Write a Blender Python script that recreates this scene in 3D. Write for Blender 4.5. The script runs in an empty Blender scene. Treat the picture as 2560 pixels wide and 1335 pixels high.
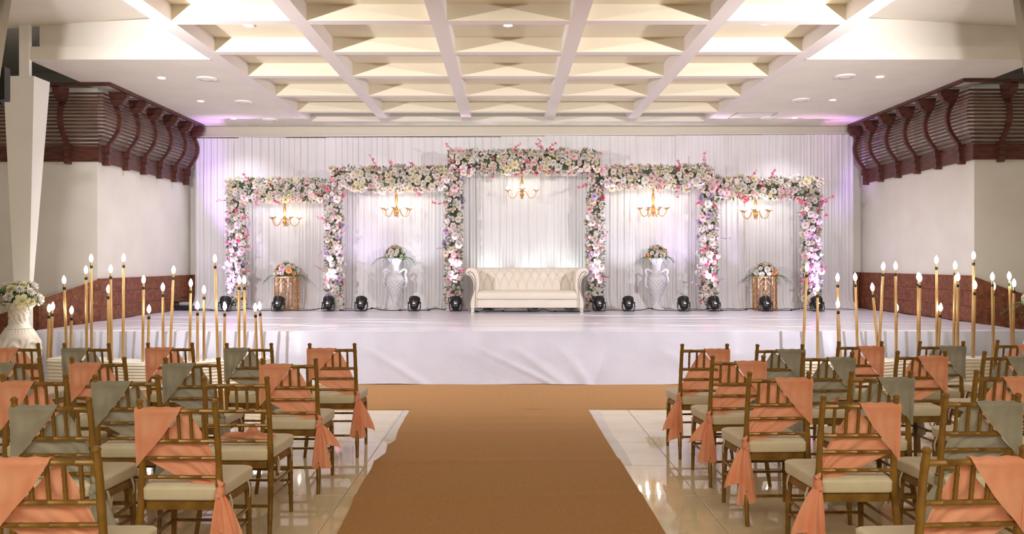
import bpy, math, random
from mathutils import Vector, Matrix
PI = math.pi
sin, cos = math.sin, math.cos
C = bpy.context.scene.collection
SC = bpy.context.scene

# ------------------------------------------------------------------ camera, world, lights, exposure
EYE = 1.584; F = 1991.0
cam = bpy.data.cameras.new('camera'); camo = bpy.data.objects.new('camera', cam); C.objects.link(camo)
camo.location = (0, 0, EYE); camo.rotation_euler = (PI/2, 0, 0)
cam.sensor_width = 36.0; cam.lens = 36.0*F/2560
cam.shift_x = 12.0/2560; cam.shift_y = -12.5/2560
cam.clip_start = 0.05; cam.clip_end = 100
SC.camera = camo
w = bpy.data.worlds.new('world'); SC.world = w; w.use_nodes = True
w.node_tree.nodes['Background'].inputs[0].default_value = (0.95, 0.90, 0.80, 1)
w.node_tree.nodes['Background'].inputs[1].default_value = 0.30
SC.view_settings.view_transform = 'Standard'; SC.view_settings.look = 'None'
SC.view_settings.gamma = 1; SC.view_settings.use_curve_mapping = False
SC.view_settings.exposure = 0.58

def lamp(name, kind, loc, target, power, color, **kw):
    l = bpy.data.lights.new(name, kind); l.energy = power; l.color = color
    for k, v in kw.items(): setattr(l, k, v)
    o = bpy.data.objects.new(name, l); C.objects.link(o); o.location = loc
    if target is not None:
        d = Vector(target)-Vector(loc); o.rotation_euler = d.to_track_quat('-Z', 'Y').to_euler()
    return o
WARM = (1.0, 0.90, 0.72); WHITE = (1.0, 0.97, 0.92); PURP = (0.50, 0.24, 1.0); PINK = (1.0, 0.56, 0.95); COOL = (0.84, 0.86, 1.0)
# floodlights high at both sides of the hall (they light ceiling, stage and walls)
lamp('flood_left', 'SPOT', (-4.66, 6.6, 3.40), (0.0, 14.5, 2.6), 720, (1, .945, .97), spot_size=math.radians(120), spot_blend=1.0, shadow_soft_size=0.05)
lamp('flood_right', 'SPOT', (4.76, 6.6, 3.40), (0.0, 14.5, 2.6), 700, (1, .945, .97), spot_size=math.radians(120), spot_blend=1.0, shadow_soft_size=0.05)
# added soft fill with no fitting, behind the camera and aimed over the guests
lamp('hall_fill_rear', 'AREA', (0.0, -1.2, 3.9), (0.0, 5.0, 0.4), 165, (1, .88, .66), shape='RECTANGLE', size=7.0, size_y=1.5)

# ------------------------------------------------------------------ projection helpers (pixel of the photograph -> metres)
def PX(px, Y): return (px-1268)*Y/F
def PZ(py, Y): return EYE+(655-py)*Y/F

# ------------------------------------------------------------------ materials
def new_mat(name, col, rough=0.6, metal=0.0, **kw):
    m = bpy.data.materials.new(name); m.use_nodes = True
    b = m.node_tree.nodes['Principled BSDF']
    b.inputs['Base Color'].default_value = (*col, 1); b.inputs['Roughness'].default_value = rough
    b.inputs['Metallic'].default_value = metal
    for k, v in kw.items(): b.inputs[k].default_value = v
    return m
def vary(m, c1, c2, scale=5, detail=3, lo=.35, hi=.65, vec=None, bump=0, bscale=None, bdist=.01, rough=None):
    nt = m.node_tree; N = nt.nodes; L = nt.links; b = N['Principled BSDF']
    tc = N.new('ShaderNodeTexCoord'); mp = N.new('ShaderNodeMapping'); L.new(tc.outputs['Object'], mp.inputs[0])
    if vec: mp.inputs['Scale'].default_value = vec
    n = N.new('ShaderNodeTexNoise'); n.inputs['Scale'].default_value = scale; n.inputs['Detail'].default_value = detail
    L.new(mp.outputs[0], n.inputs[0])
    r = N.new('ShaderNodeValToRGB'); r.color_ramp.elements[0].position = lo; r.color_ramp.elements[1].position = hi
    r.color_ramp.elements[0].color = (*c1, 1); r.color_ramp.elements[1].color = (*c2, 1)
    L.new(n.outputs['Fac'], r.inputs[0]); L.new(r.outputs[0], b.inputs['Base Color'])
    if bump:
        n2 = N.new('ShaderNodeTexNoise'); n2.inputs['Scale'].default_value = bscale or scale; n2.inputs['Detail'].default_value = 4
        L.new(mp.outputs[0], n2.inputs[0])
        bp = N.new('ShaderNodeBump'); bp.inputs['Strength'].default_value = bump; bp.inputs['Distance'].default_value = bdist
        L.new(n2.outputs['Fac'], bp.inputs['Height']); L.new(bp.outputs[0], b.inputs['Normal'])
    return m
def emis(name, col, s):
    m = new_mat(name, col, .4); b = m.node_tree.nodes['Principled BSDF']
    b.inputs['Emission Color'].default_value = (*col, 1); b.inputs['Emission Strength'].default_value = s
    return m
def cloth_mat(name, col, col2, trans=.3, sheen=.3, scale=9):
    m = vary(new_mat(name, col, .75), col, col2, scale, 3)
    nt = m.node_tree; N = nt.nodes; L = nt.links; b = N['Principled BSDF']
    b.inputs['Sheen Weight'].default_value = sheen
    t = N.new('ShaderNodeBsdfTranslucent'); t.inputs[0].default_value = (*col2, 1)
    mx = N.new('ShaderNodeMixShader'); mx.inputs[0].default_value = trans
    L.new(b.outputs[0], mx.inputs[1]); L.new(t.outputs[0], mx.inputs[2])
    L.new(mx.outputs[0], N['Material Output'].inputs[0])
    return m
M = {}
M['plaster'] = vary(new_mat('plaster', (.74, .71, .65), .75), (.72, .69, .63), (.78, .75, .69), 1.5, 4, bump=.08, bscale=40)
M['ceil'] = vary(new_mat('ceiling_paint', (.80, .76, .68), .7), (.79, .75, .67), (.83, .79, .71), 2, 3)
M['coffer'] = new_mat('coffer_paint', (.80, .735, .57), .65)
M['beam'] = new_mat('beam_paint', (.80, .74, .72), .6)
M['grey'] = new_mat('grey_plaster', (.42, .42, .40), .8)
M['column'] = vary(new_mat('column_paint', (.88, .88, .85), .5), (.87, .87, .84), (.90, .90, .87), 2, 3)
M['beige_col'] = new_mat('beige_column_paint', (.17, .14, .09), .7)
M['header'] = new_mat('header_board', (.72, .66, .56), .7)
M['wood'] = vary(new_mat('dark_wood', (.09, .028, .018), .42), (.055, .014, .010), (.13, .04, .025), 6, 4, vec=(1, 1, 6), bump=.15, bscale=20)
M['slatwood'] = vary(new_mat('slat_wood', (.11, .045, .03), .45), (.065, .022, .015), (.16, .062, .04), 4, 4)
M['black'] = new_mat('black_plastic', (.012, .012, .014), .35)
M['cable'] = new_mat('black_cable', (.01, .01, .012), .5)
M['sticker'] = new_mat('white_sticker', (.85, .85, .85), .5)
M['darkglass'] = new_mat('lamp_lens', (.3, .3, .35), .1)
M['laterite'] = vary(new_mat('laterite', (.21, .06, .025), .55), (.12, .032, .013), (.27, .09, .04), 14, 6, lo=.3, hi=.7, bump=.5, bscale=50, bdist=.006)
def speck(m, col, scale, thr):
    nt = m.node_tree; N = nt.nodes; L = nt.links; b = N['Principled BSDF']
    src = b.inputs['Base Color'].links[0].from_socket
    tc = N.new('ShaderNodeTexCoord'); v = N.new('ShaderNodeTexNoise'); v.inputs['Scale'].default_value = scale; v.inputs['Detail'].default_value = 5
    v.inputs['Distortion'].default_value = 1.2
    L.new(tc.outputs['Object'], v.inputs[0]); g = N.new('ShaderNodeMath'); g.operation = 'GREATER_THAN'; g.inputs[1].default_value = thr
    L.new(v.outputs['Fac'], g.inputs[0]); mx = N.new('ShaderNodeMix'); mx.data_type = 'RGBA'
    L.new(g.outputs[0], mx.inputs[0]); L.new(src, mx.inputs[6]); mx.inputs[7].default_value = (*col, 1)
    L.new(mx.outputs[2], b.inputs['Base Color'])
speck(M['laterite'], (.50, .33, .20), 17, .685)
M['mortar'] = new_mat('mortar', (.12, .045, .025), .9)
M['tile'] = vary(new_mat('marble_tile', (.76, .66, .47), .04), (.70, .58, .38), (.80, .70, .52), 1.6, 6, lo=.3, hi=.7, vec=(1, 2.2, 1))
M['tile'].node_tree.nodes['Principled BSDF'].inputs['Coat Weight'].default_value = .0
M['tile'].node_tree.nodes['Principled BSDF'].inputs['Coat Roughness'].default_value = .02
M['grout'] = new_mat('grout', (.36, .30, .22), .5)
M['carpet'] = vary(new_mat('tan_carpet', (.40, .205, .072), .95), (.375, .19, .065), (.435, .23, .084), 60, 3, bump=.35, bscale=350, bdist=.003)
M['carpet'].node_tree.nodes['Principled BSDF'].inputs['Sheen Weight'].default_value = .0
M['plastic'] = new_mat('clear_plastic', (.8, .8, .82), .12, 0.0, Alpha=.35)
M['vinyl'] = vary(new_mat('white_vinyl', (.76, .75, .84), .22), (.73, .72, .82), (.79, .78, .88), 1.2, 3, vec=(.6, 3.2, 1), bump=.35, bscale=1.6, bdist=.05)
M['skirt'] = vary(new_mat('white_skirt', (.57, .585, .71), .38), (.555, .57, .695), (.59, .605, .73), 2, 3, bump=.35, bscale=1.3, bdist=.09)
M['pleated'] = cloth_mat('white_pleated_cloth', (.80, .77, .66), (.86, .83, .72), .1)
M['curtain'] = cloth_mat('sheer_curtain', (.80, .785, .81), (.86, .845, .87), .12, .1, 1.2)
M['gold'] = new_mat('gold_metal', (.58, .33, .13), .32, .7)
M['pole'] = vary(new_mat('gold_bamboo_pole', (.52, .33, .13), .36, .25), (.44, .26, .09), (.62, .41, .18), 3, 3, vec=(6, 6, 1))
M['chair'] = vary(new_mat('gold_chair_paint', (.26, .14, .028), .30, .25), (.16, .08, .014), (.33, .185, .036), 14, 4, lo=.3, hi=.7, vec=(1, 1, .6))
M['cushion'] = cloth_mat('beige_cushion', (.70, .63, .47), (.76, .69, .53), .02)
M['peach'] = cloth_mat('peach_satin', (.92, .38, .22), (.98, .48, .31), .30, .4)
M['greycloth'] = cloth_mat('grey_satin', (.34, .325, .26), (.44, .42, .35), .26, .5)
M['stone'] = vary(new_mat('white_urn_paint', (.85, .83, .79), .45), (.68, .64, .57), (.88, .86, .83), 12, 4, lo=.25, hi=.5)
M['vase'] = new_mat('white_vase_gloss', (.66, .65, .69), .4)
M['sofa'] = cloth_mat('cream_leatherette', (.80, .735, .65), (.84, .78, .70), .0, .1, 2); M['sofa'].node_tree.nodes['Principled BSDF'].inputs['Roughness'].default_value = .42
M['stud'] = new_mat('dark_nailhead', (.09, .07, .06), .3, .8)
M['crystal'] = new_mat('button_crystal', (.45, .38, .32), .15, .7)
M['chrome'] = new_mat('chrome', (.7, .7, .72), .15, 1)
M['bulb'] = emis('lit_bulb', (1, .90, .72), 24)
M['cbulb'] = emis('lit_chandelier_bulb', (1, .90, .72), 40)
M['down'] = emis('lit_downlight', (1, .97, .9), 9)
M['floodlens'] = emis('lit_flood_lens', (1, .95, .85), 6)
M['white'] = new_mat('white_enamel', (.85, .83, .80), .35)
M['leaf'] = vary(new_mat('leaf_green', (.07, .16, .04), .5), (.035, .09, .025), (.13, .25, .06), 6, 2)
M['darkleaf'] = vary(new_mat('leaf_dark', (.05, .09, .05), .6), (.03, .05, .035), (.12, .17, .08), 7, 2)
M['twig'] = new_mat('twig_brown', (.14, .07, .05), .7)
def flower_mat(n, c, c2):
    m = cloth_mat(n, c, c2, .25, .0, 6); return m
FM = {
 'white': flower_mat('petal_white', (.84, .80, .76), (.90, .87, .83)), 'cream': flower_mat('petal_cream', (.84, .76, .60), (.90, .85, .72)),
 'blush': flower_mat('petal_blush', (.86, .62, .62), (.92, .76, .74)), 'pink': flower_mat('petal_pink', (.85, .28, .42), (.90, .45, .55)),
 'hot': flower_mat('petal_hot_pink', (.80, .08, .22), (.88, .22, .35)), 'peach': flower_mat('petal_peach', (.94, .42, .16), (.96, .56, .30)),
 'lilac': flower_mat('petal_lilac', (.62, .52, .74), (.74, .66, .84)), 'yellow': flower_mat('petal_pale_yellow', (.86, .80, .50), (.90, .86, .64))}

# ------------------------------------------------------------------ mesh building
class MB:
    def __init__(s): s.v = []; s.f = []
    def add(s, vs, fs):
        n = len(s.v); s.v += [tuple(p) for p in vs]; s.f += [tuple(i+n for i in f) for f in fs]
    def box(s, x0, x1, y0, y1, z0, z1, b=0):
        if b <= 0:
            vs = [(x, y, z) for z in (z0, z1) for y in (y0, y1) for x in (x0, x1)]
            s.add(vs, [(0, 2, 3, 1), (4, 5, 7, 6), (0, 1, 5, 4), (2, 6, 7, 3), (0, 4, 6, 2), (1, 3, 7, 5)])
        else:   # bevelled along all edges: three nested loops
            a = [(x0+b, x1-b, y0+b, y1-b, z0), (x0, x1, y0, y1, z0+b), (x0, x1, y0, y1, z1-b), (x0+b, x1-b, y0+b, y1-b, z1)]
            vs = []
            for (p, q, r, t, z) in a: vs += [(p, r, z), (q, r, z), (q, t, z), (p, t, z)]
            fs = [(3, 2, 1, 0), (12, 13, 14, 15)]
            for k in range(3):
                for i in range(4):
                    j = (i+1) % 4; fs.append((4*k+i, 4*k+j, 4*k+4+j, 4*k+4+i))
            s.add(vs, fs)
        return s
    def tube(s, pts, r, n=8, cap=True, flat=1.0, up=None):
        pts = [Vector(p) for p in pts]; m = len(pts)
        rs = r if isinstance(r, (list, tuple)) else [r]*m
        t0 = (pts[1]-pts[0]).normalized()
        a = Vector(up) if up else (Vector((0, 0, 1)) if abs(t0.z) < .9 else Vector((1, 0, 0)))
        nrm = (a-t0*a.dot(t0)).normalized(); vs = []; fs = []
        for i, p in enumerate(pts):
            t = (pts[min(i+1, m-1)]-pts[max(i-1, 0)]).normalized()
            nrm = (nrm-t*nrm.dot(t)).normalized(); bn = t.cross(nrm)
            for k in range(n):
                q = 2*PI*k/n; vs.append(p+nrm*(cos(q)*rs[i])+bn*(sin(q)*rs[i]*flat))
        for i in range(m-1):
            for k in range(n):
                k2 = (k+1) % n; fs.append((i*n+k, i*n+k2, i*n+n+k2, i*n+n+k))
        if cap: fs += [tuple(range(n-1, -1, -1)), tuple((m-1)*n+k for k in range(n))]
        s.add(vs, fs); return s
    def lathe(s, prof, n=24, loc=(0, 0, 0), mat=None, cap=True, disp=None):
        vs = []; fs = []; m = len(prof)
        for i, (r, z) in enumerate(prof):
            for k in range(n):
                q = 2*PI*k/n; rr = r+(disp(q, z, r) if disp else 0)
                p = Vector((cos(q)*rr, sin(q)*rr, z))
                if mat: p = mat @ p
                vs.append(p+Vector(loc))
        for i in range(m-1):
            for k in range(n):
                k2 = (k+1) % n; fs.append((i*n+k, i*n+k2, i*n+n+k2, i*n+n+k))
        if cap: fs += [tuple(range(n-1, -1, -1)), tuple((m-1)*n+k for k in range(n))]
        s.add(vs, fs); return s
    def grid(s, fn, nu, nv, closeu=False):
        vs = [fn(i/nu, j/nv) for j in range(nv+1) for i in range(nu+1)]
        w_ = nu+1
        s.add(vs, [(j*w_+i, j*w_+i+1, j*w_+w_+i+1, j*w_+w_+i) for j in range(nv) for i in range(nu)]); return s
    def prism(s, poly, fn0, fn1):
        n = len(poly); vs = [fn0(p) for p in poly]+[fn1(p) for p in poly]
        s.add(vs, [tuple(range(n)), tuple(range(2*n-1, n-1, -1))]+[(i, i+n, (i+1) % n+n, (i+1) % n) for i in range(n)]); return s
    def ball(s, c, r, n=8, m=5, sq=(1, 1, 1)):
        prof = [(sin(PI*i/m)*1.0, -cos(PI*i/m)) for i in range(m+1)]; vs = []; fs = []
        for (a, z) in prof:
            for k in range(n):
                q = 2*PI*k/n; vs.append((c[0]+r*sq[0]*a*cos(q), c[1]+r*sq[1]*a*sin(q), c[2]+r*sq[2]*z))
        for i in range(m):
            for k in range(n):
                k2 = (k+1) % n; fs.append((i*n+k, i*n+k2, i*n+n+k2, i*n+n+k))
        s.add(vs, fs); return s
    def mesh(s, name, mat, smooth=True, angle=40):
        me = bpy.data.meshes.new(name); me.from_pydata([tuple(p) for p in s.v], [], s.f)
        me.materials.append(mat)
        if smooth:
            me.polygons.foreach_set('use_smooth', [True]*len(me.polygons))
            try: me.set_sharp_from_angle(angle=math.radians(angle))
            except Exception: pass
        me.update(); return me
    def build(s, name, mat, parent=None, loc=(0, 0, 0), smooth=True, angle=40):
        return put(name, s.mesh(name, mat, smooth, angle), parent, loc)
def put(name, me, parent=None, loc=(0, 0, 0), rot=None, scale=None):
    o = bpy.data.objects.new(name, me); C.objects.link(o); o.location = loc
    if rot is not None: o.rotation_euler = rot
    if scale is not None: o.scale = scale
    if parent: o.parent = parent
    return o
def tag(o, label=None, cat=None, group=None, kind=None):
    if label: o['label'] = label
    if cat: o['category'] = cat
    if group: o['group'] = group
    if kind: o['kind'] = kind
    return o
def empty(name, loc, label=None, cat=None, group=None, rz=0):
    o = bpy.data.objects.new(name, None); C.objects.link(o); o.location = loc; o.rotation_euler = (0, 0, rz)
    o.empty_display_size = .1
    return tag(o, label, cat, group)
CH = {}
def copy_tree(o, parent=None):
    c = o.copy(); C.objects.link(c); c.parent = parent
    for ch in o.children: copy_tree(ch, c)
    return c
def struct(o): o['kind'] = 'structure'; return o
ORD = ['', 'first', 'second', 'third', 'fourth', 'fifth', 'sixth', 'seventh', 'eighth', 'ninth', 'tenth', 'eleventh', 'twelfth', 'thirteenth',
       'fourteenth', 'fifteenth', 'sixteenth', 'seventeenth', 'eighteenth', 'nineteenth', 'twentieth', 'twenty-first', 'twenty-second']

# ------------------------------------------------------------------ key dimensions
ZC = 4.22; YB = 15.6; XL = -6.2; XR = 6.92; YL = 12.05; YR = 11.8; SZ = 0.69; YS = 10.34; ZW = 3.10; BW = 0.02

# ------------------------------------------------------------------ floor
fl = MB().box(-9, 9, -3, 16, -.12, -.012).build('floor', M['grout']); struct(fl)
tm = MB().box(-.398, .398, -.398, .398, -.011, 0, .002).mesh('tile', M['tile'], False)
rng = random.Random(3)
for i in range(-11, 10):
    for j in range(0, 12):
        put('tile', tm, fl, (1.293+.4+.8*i-.8, 1.0+.8*j, rng.uniform(-.0006, 0)))
# ------------------------------------------------------------------ walls
wb = MB().box(XL-.15, XR+.15, YB, YB+.15, 0, ZC+.3).build('wall_back', M['plaster']); struct(wb)
hb = MB().box(XL+.02, XR-.02, 15.47, 15.52, 4.02, ZC-.02).build('header_board', M['header'], wb)
MB().box(XL, XR, 15.46, 15.6, ZC-.02, ZC-.004).build('cornice_strip', M['header'], wb)
wl = MB().box(XL-.15, XL, YL-.0, YB, 0, ZC).build('wall_left', M['plaster']); struct(wl)
MB().box(-9, XL-.15, YL, YL+.15, 0, ZC).build('wall_return', M['plaster'], wl)
MB().box(-9.15, -9, -3, 15, 0, 5).build('wall_aisle', M['plaster'], wl)
MB().box(-9, XL-.02, 14.2, 14.3, 3, 5).build('clerestory_wall', M['grey'], wl)
wr = MB().box(XR, XR+.15, YR, YB, 0, ZC).build('wall_right', M['plaster']); struct(wr)
MB().box(XR+.15, 9.5, YR, YR+.15, 0, ZC).build('wall_return', M['plaster'], wr)
MB().box(9.5, 9.65, -3, 15, 0, 5).build('wall_aisle', M['plaster'], wr)
MB().box(XR+.02, 9.5, 14.2, 14.3, 3, 5).build('clerestory_wall', M['grey'], wr)
wf = MB().box(-9.1, 9.6, -3.15, -3, 0, 5).build('wall_front', M['plaster']); struct(wf)

# ------------------------------------------------------------------ ceiling
cx = .015; P = 1.53
XO0, XO1 = cx-2.5*P-.04, cx+2.5*P+.04
ce = MB().box(XL-.05, XO0+.0, YS, YB, ZC, ZC+.12).box(XO1, XR+.05, YS, YB, ZC, ZC+.12).box(XO0, XO1, 14.93, YB, ZC, ZC+.12).build('ceiling', M['ceil'], smooth=False); struct(ce)
MB().box(XO0, XO1, -.3, 14.93, ZC+.18, ZC+.24).build('coffer_panel', M['coffer'], ce, smooth=False)
MB().box(XO0-.02, XO0, -.3, YS-.03, ZC, ZC+.62).box(XO1, XO1+.02, -.3, YS-.03, ZC, ZC+.62).build('side_board', M['beam'], ce, smooth=False)
for k in range(6):
    x = cx+(k-2.5)*P
    if k == 0: x += .05
    if k == 5: x -= .05
    MB().box(x-.09, x+.09, -.3, 14.93, ZC-.0, ZC+.18).build('beam', M['beam'], ce, smooth=False)
ycs = [8.77, 10.06, 11.35, 12.68, 14.02]
ycs = [8.77-1.29*k for k in range(6, 0, -1)]+ycs
for y in ycs:
    for k in range(5):
        x0 = cx+(k-2.5)*P+.09; x1 = x0+P-.18
        MB().box(x0, x1, y-.07, y+.07, ZC+.002, ZC+.18).build('cross_beam', M['beam' if False else 'coffer'], ce, smooth=False)
# underside strips of the cross beams are painted like the main beams
for y in ycs:
    for k in range(5):
        x0 = cx+(k-2.5)*P+.09; x1 = x0+P-.18
        MB().box(x0, x1, y-.07, y+.07, ZC-.001, ZC+.002).build('beam_soffit', M['beam'], ce, smooth=False)
# fascia, upper panel and sloping roof at each side
for sgn, xa, xb in ((-1, XL, XO0), (1, XO1, XR)):
    MB().box(xa, xb, YS-.02, YS+.03, ZC-.012, ZC+.155).build('fascia', M['ceil'], ce, smooth=False)
    zz0, zz1 = (4.68, 4.80) if sgn < 0 else (4.80, 4.67)
    xa2 = xa+.1 if sgn < 0 else xa
    MB().add([], []) if False else None
    pm = MB(); pm.prism([(xa2, ZC+.165), (xb, ZC+.165), (xb, zz1), (xa2, zz0)], lambda p: (p[0], YS+.05, p[1]), lambda p: (p[0], YS+.12, p[1]))
    pm.build('upper_panel', M['ceil'], ce, smooth=False)
    xo = -9.1 if sgn < 0 else 9.6; xi = XO0 if sgn < 0 else XO1
    zo, zi = 4.45, 4.83
    rm = MB(); rm.prism([(xo, zo), (xi, zi), (xi, zi+.1), (xo, zo+.1)], lambda p: (p[0], -3, p[1]), lambda p: (p[0], YS+.08, p[1]))
    rm.build('roof_slope', M['ceil'], ce, smooth=False)
    MB().box(min(xo, xa, xb) if sgn < 0 else xb, xa if sgn < 0 else 9.6, YS+.08, 14.3, 4.95, 5.0).build('roof_rear', M['grey'], ce, smooth=False)
# access hatch
hx0, hx1 = PX(1795, 14.2), PX(1868, 14.0)
hm = MB()
for (a, b, c, d) in ((4.05, 4.78, 14.05, 14.07), (4.05, 4.78, 14.62, 14.64), (4.05, 4.07, 14.05, 14.64), (4.76, 4.78, 14.05, 14.64)):
    hm.box(a, b, c, d, ZC-.006, ZC)
hm.build('hatch_trim', M['grey'], ce, smooth=False)
# downlights and round ceiling speakers
def downlight(px, py, zc, label, grp, pw=6):
    Y = (zc-EYE)*F/(655-py); o = empty('downlight', (PX(px, Y), Y, zc), label, 'ceiling light', grp)
    pr = [(.045, -.002), (.06, -.012), (.068, -.006), (.068, 0)]
    MB().lathe(pr, 20, cap=False).build('trim_ring', M['white'], o)
    MB().lathe([(.001, -.004), (.046, -.004)], 20, cap=False).build('lens', M['down'], o)
    l = lamp('downlight_lamp', 'SPOT', (o.location.x, Y, zc-.03), (o.location.x, Y, 0), pw*9, (.95, .93, 1.0), spot_size=math.radians(110), spot_blend=.8, shadow_soft_size=.05)
for (px, py, n) in ((622, 62, 'left'), (1270, 62, 'middle'), (1913, 57, 'right')):
    downlight(px, py, ZC+.18, 'small round recessed downlight in the %s coffered ceiling bay' % n, 'coffer downlights')
for (px, py, n) in ((404, 194, 'nearest'), (502, 252, 'middle'), (584, 296, 'farthest')):
    downlight(px, py, ZC, 'small lit downlight in flat ceiling above left balcony, %s of three' % n, 'left ceiling downlights')
for (px, py, n) in ((2200, 191, 'nearest'), (2082, 249, 'middle'), (1987, 294, 'farthest')):
    downlight(px, py, ZC, 'small lit downlight in flat ceiling beside right balcony, %s of three' % n, 'right ceiling downlights')
def diffuser(px, py, label, grp):
    Y = (ZC-EYE)*F/(655-py); o = empty('ceiling_diffuser', (PX(px, Y), Y, ZC), label, 'ceiling vent', grp)
    MB().lathe([(.10, -.022), (.135, -.02), (.145, -.008), (.145, 0)], 28, cap=False).build('rim', M['white'], o)
    MB().lathe([(.001, -.03), (.06, -.028), (.105, -.016)], 28, cap=False).build('cone', M['ceil'], o)
    MB().lathe([(.105, -.008), (.112, -.018)], 28, cap=False).build('slot', M['grey'], o)
for (px, py, n) in ((517, 196, 'nearest'), (608, 254, 'middle'), (675, 298, 'farthest')):
    diffuser(px, py, 'round white ceiling diffuser left of the coffers, %s of three' % n, 'left ceiling diffusers')
for (px, py, n) in ((2113, 190, 'nearest'), (2003, 249, 'middle'), (1922, 294, 'farthest')):
    diffuser(px, py, 'round white ceiling diffuser right of the coffers, %s of three' % n, 'right ceiling diffusers')

# ------------------------------------------------------------------ laterite wainscot (blocks are parts of the walls)
def block_run(wall, side, Y0, Y1, X, ztop, step=.42):
    zb = [SZ+.0, SZ+(ztop-SZ)/3, SZ+2*(ztop-SZ)/3, ztop]
    d = .03 if side > 0 else -.03
    x0, x1 = (X, X+.045) if side > 0 else (X-.045, X)
    MB().box(min(X, X+d*.9), max(X, X+d*.9), Y0, Y1, 0, ztop-.003).build('mortar_bed', M['mortar'], wall, smooth=False)
    for r in range(3):
        y = Y0-(step*.5 if r % 2 else 0)
        while y < Y1-.02:
            a, b = max(y+.0025, Y0), min(y+step-.0025, Y1)
            if b-a > .03:
                MB().box(x0, x1+rng.uniform(-.002, .002), a, b, zb[r]+.002, zb[r+1]-.002, .002).build('stone_block', M['laterite'], wall, smooth=False)
            y += step
block_run(wl, 1, YL, YB, XL, 1.335)
block_run(wr, -1, YR, YB, XR, 1.385)
# back wall returns beside the curtain
for (x0, x1, zt, wll) in ((XL+.05, XL+.24, 1.335, wb), (XR-.29, XR-.05, 1.385, wb)):
    MB().box(x0, x1, YB-.04, YB, 0, zt, .003).build('stone_block', M['laterite'], wll, smooth=False)
# sloping stair walls that run on from the wainscot towards the guests
def stair_wall(wall, pts, name='stair_wall'):
    # pts: list of (x, y, ztop); back edge on the return wall
    for i in range(len(pts)-1):
        (xa, ya, za), (xb, yb, zb) = pts[i], pts[i+1]; n = max(1, int(abs(xa-xb)/.28+.5))
        for k in range(n):
            t0, t1 = k/n, (k+1)/n
            A = Vector((xa, ya, za)).lerp(Vector((xb, yb, zb)), t0); B = Vector((xa, ya, za)).lerp(Vector((xb, yb, zb)), t1)
            D = (B-A)*.006; A = A+D; B = B-D
            for (lo, hi) in ((0, .5), (.5, 1)):
                m = MB(); yb_ = wall['ret']
                za0 = SZ-.2+(A.z-SZ+.2)*lo+.003; za1 = SZ-.2+(A.z-SZ+.2)*hi; zb0 = SZ-.2+(B.z-SZ+.2)*lo+.003; zb1 = SZ-.2+(B.z-SZ+.2)*hi
                m.add([(A.x, A.y, za0), (B.x, B.y, zb0), (B.x, yb_, zb0), (A.x, yb_, za0), (A.x, A.y, za1), (B.x, B.y, zb1), (B.x, yb_, zb1), (A.x, yb_, za1)],
                      [(0, 1, 2, 3), (4, 7, 6, 5), (0, 4, 5, 1), (1, 5, 6, 2), (2, 6, 7, 3), (3, 7, 4, 0)])
                m.build('stone_block', M['laterite'], wall, smooth=False)
wl['ret'] = YL; wr['ret'] = YR
stair_wall(wl, [(XL+.045, YL-.001, 1.335), (-6.62, 11.25, 1.047)])
stair_wall(wl, [(-6.62, 11.25, 1.047), (-7.16, 11.26, .85), (-8.2, 11.27, .46)])
stair_wall(wr, [(XR-.045, YR-.04, 1.375), (7.32, YR-.10, 1.20), (8.1, YR-.12, .95)])
MB().box(-9, -6.2, 11.25, YL, 0, SZ-.2).build('plinth', M['laterite'], wl, smooth=False)
MB().box(6.92, 9, YR-.1, YR, 0, SZ-.2).build('plinth', M['laterite'], wr, smooth=False)
del wl['ret']; del wr['ret']

# ------------------------------------------------------------------ balconies of curved brackets and slats
PROF = [(.04, 3.10), (.05, 3.22), (.06, 3.32), (.10, 3.40), (.17, 3.49), (.225, 3.58), (.255, 3.68), (.26, 3.78), (.235, 3.88), (.19, 3.97), (.165, 4.04), (.19, 4.10), (.26, 4.16)]
def toff(z):
    for (a, b) in zip(PROF, PROF[1:]):
        if a[1] <= z <= b[1]: return a[0]+(b[0]-a[0])*(z-a[1])/(b[1]-a[1])
    return PROF[-1][0]
def bracket_mesh():
    m = MB(); w_ = .03
    outer = [(t+.035, z) for t, z in PROF[2:-1]]; inner = [(t-.025, z) for t, z in PROF[2:-1]]
    poly = outer+inner[::-1]; n = len(outer)
    for i in range(n-1):
        a, b, c, d = outer[i], outer[i+1], inner[i+1], inner[i]
        m.prism([a, b, c, d], lambda p: (p[0], -w_, p[1]), lambda p: (p[0], w_, p[1]))
    # scroll head
    sc = [(.10, 4.19), (.36, 4.19), (.39, 4.15), (.38, 4.09), (.35, 4.06), (.345, 4.03), (.31, 4.0), (.28, 3.99), (.25, 3.96), (.20, 3.95), (.16, 3.98), (.13, 4.05)]
    m.prism(sc, lambda p: (p[0], -.05, p[1]), lambda p: (p[0], .05, p[1]))
    # foot block
    m.box(0, .12, -.045, .045, 3.24, 3.36, .008); m.box(0, .10, -.035, .035, 3.06, 3.25, .006)
    return m.mesh('bracket', M['wood'], False)
BM = bracket_mesh()
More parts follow.
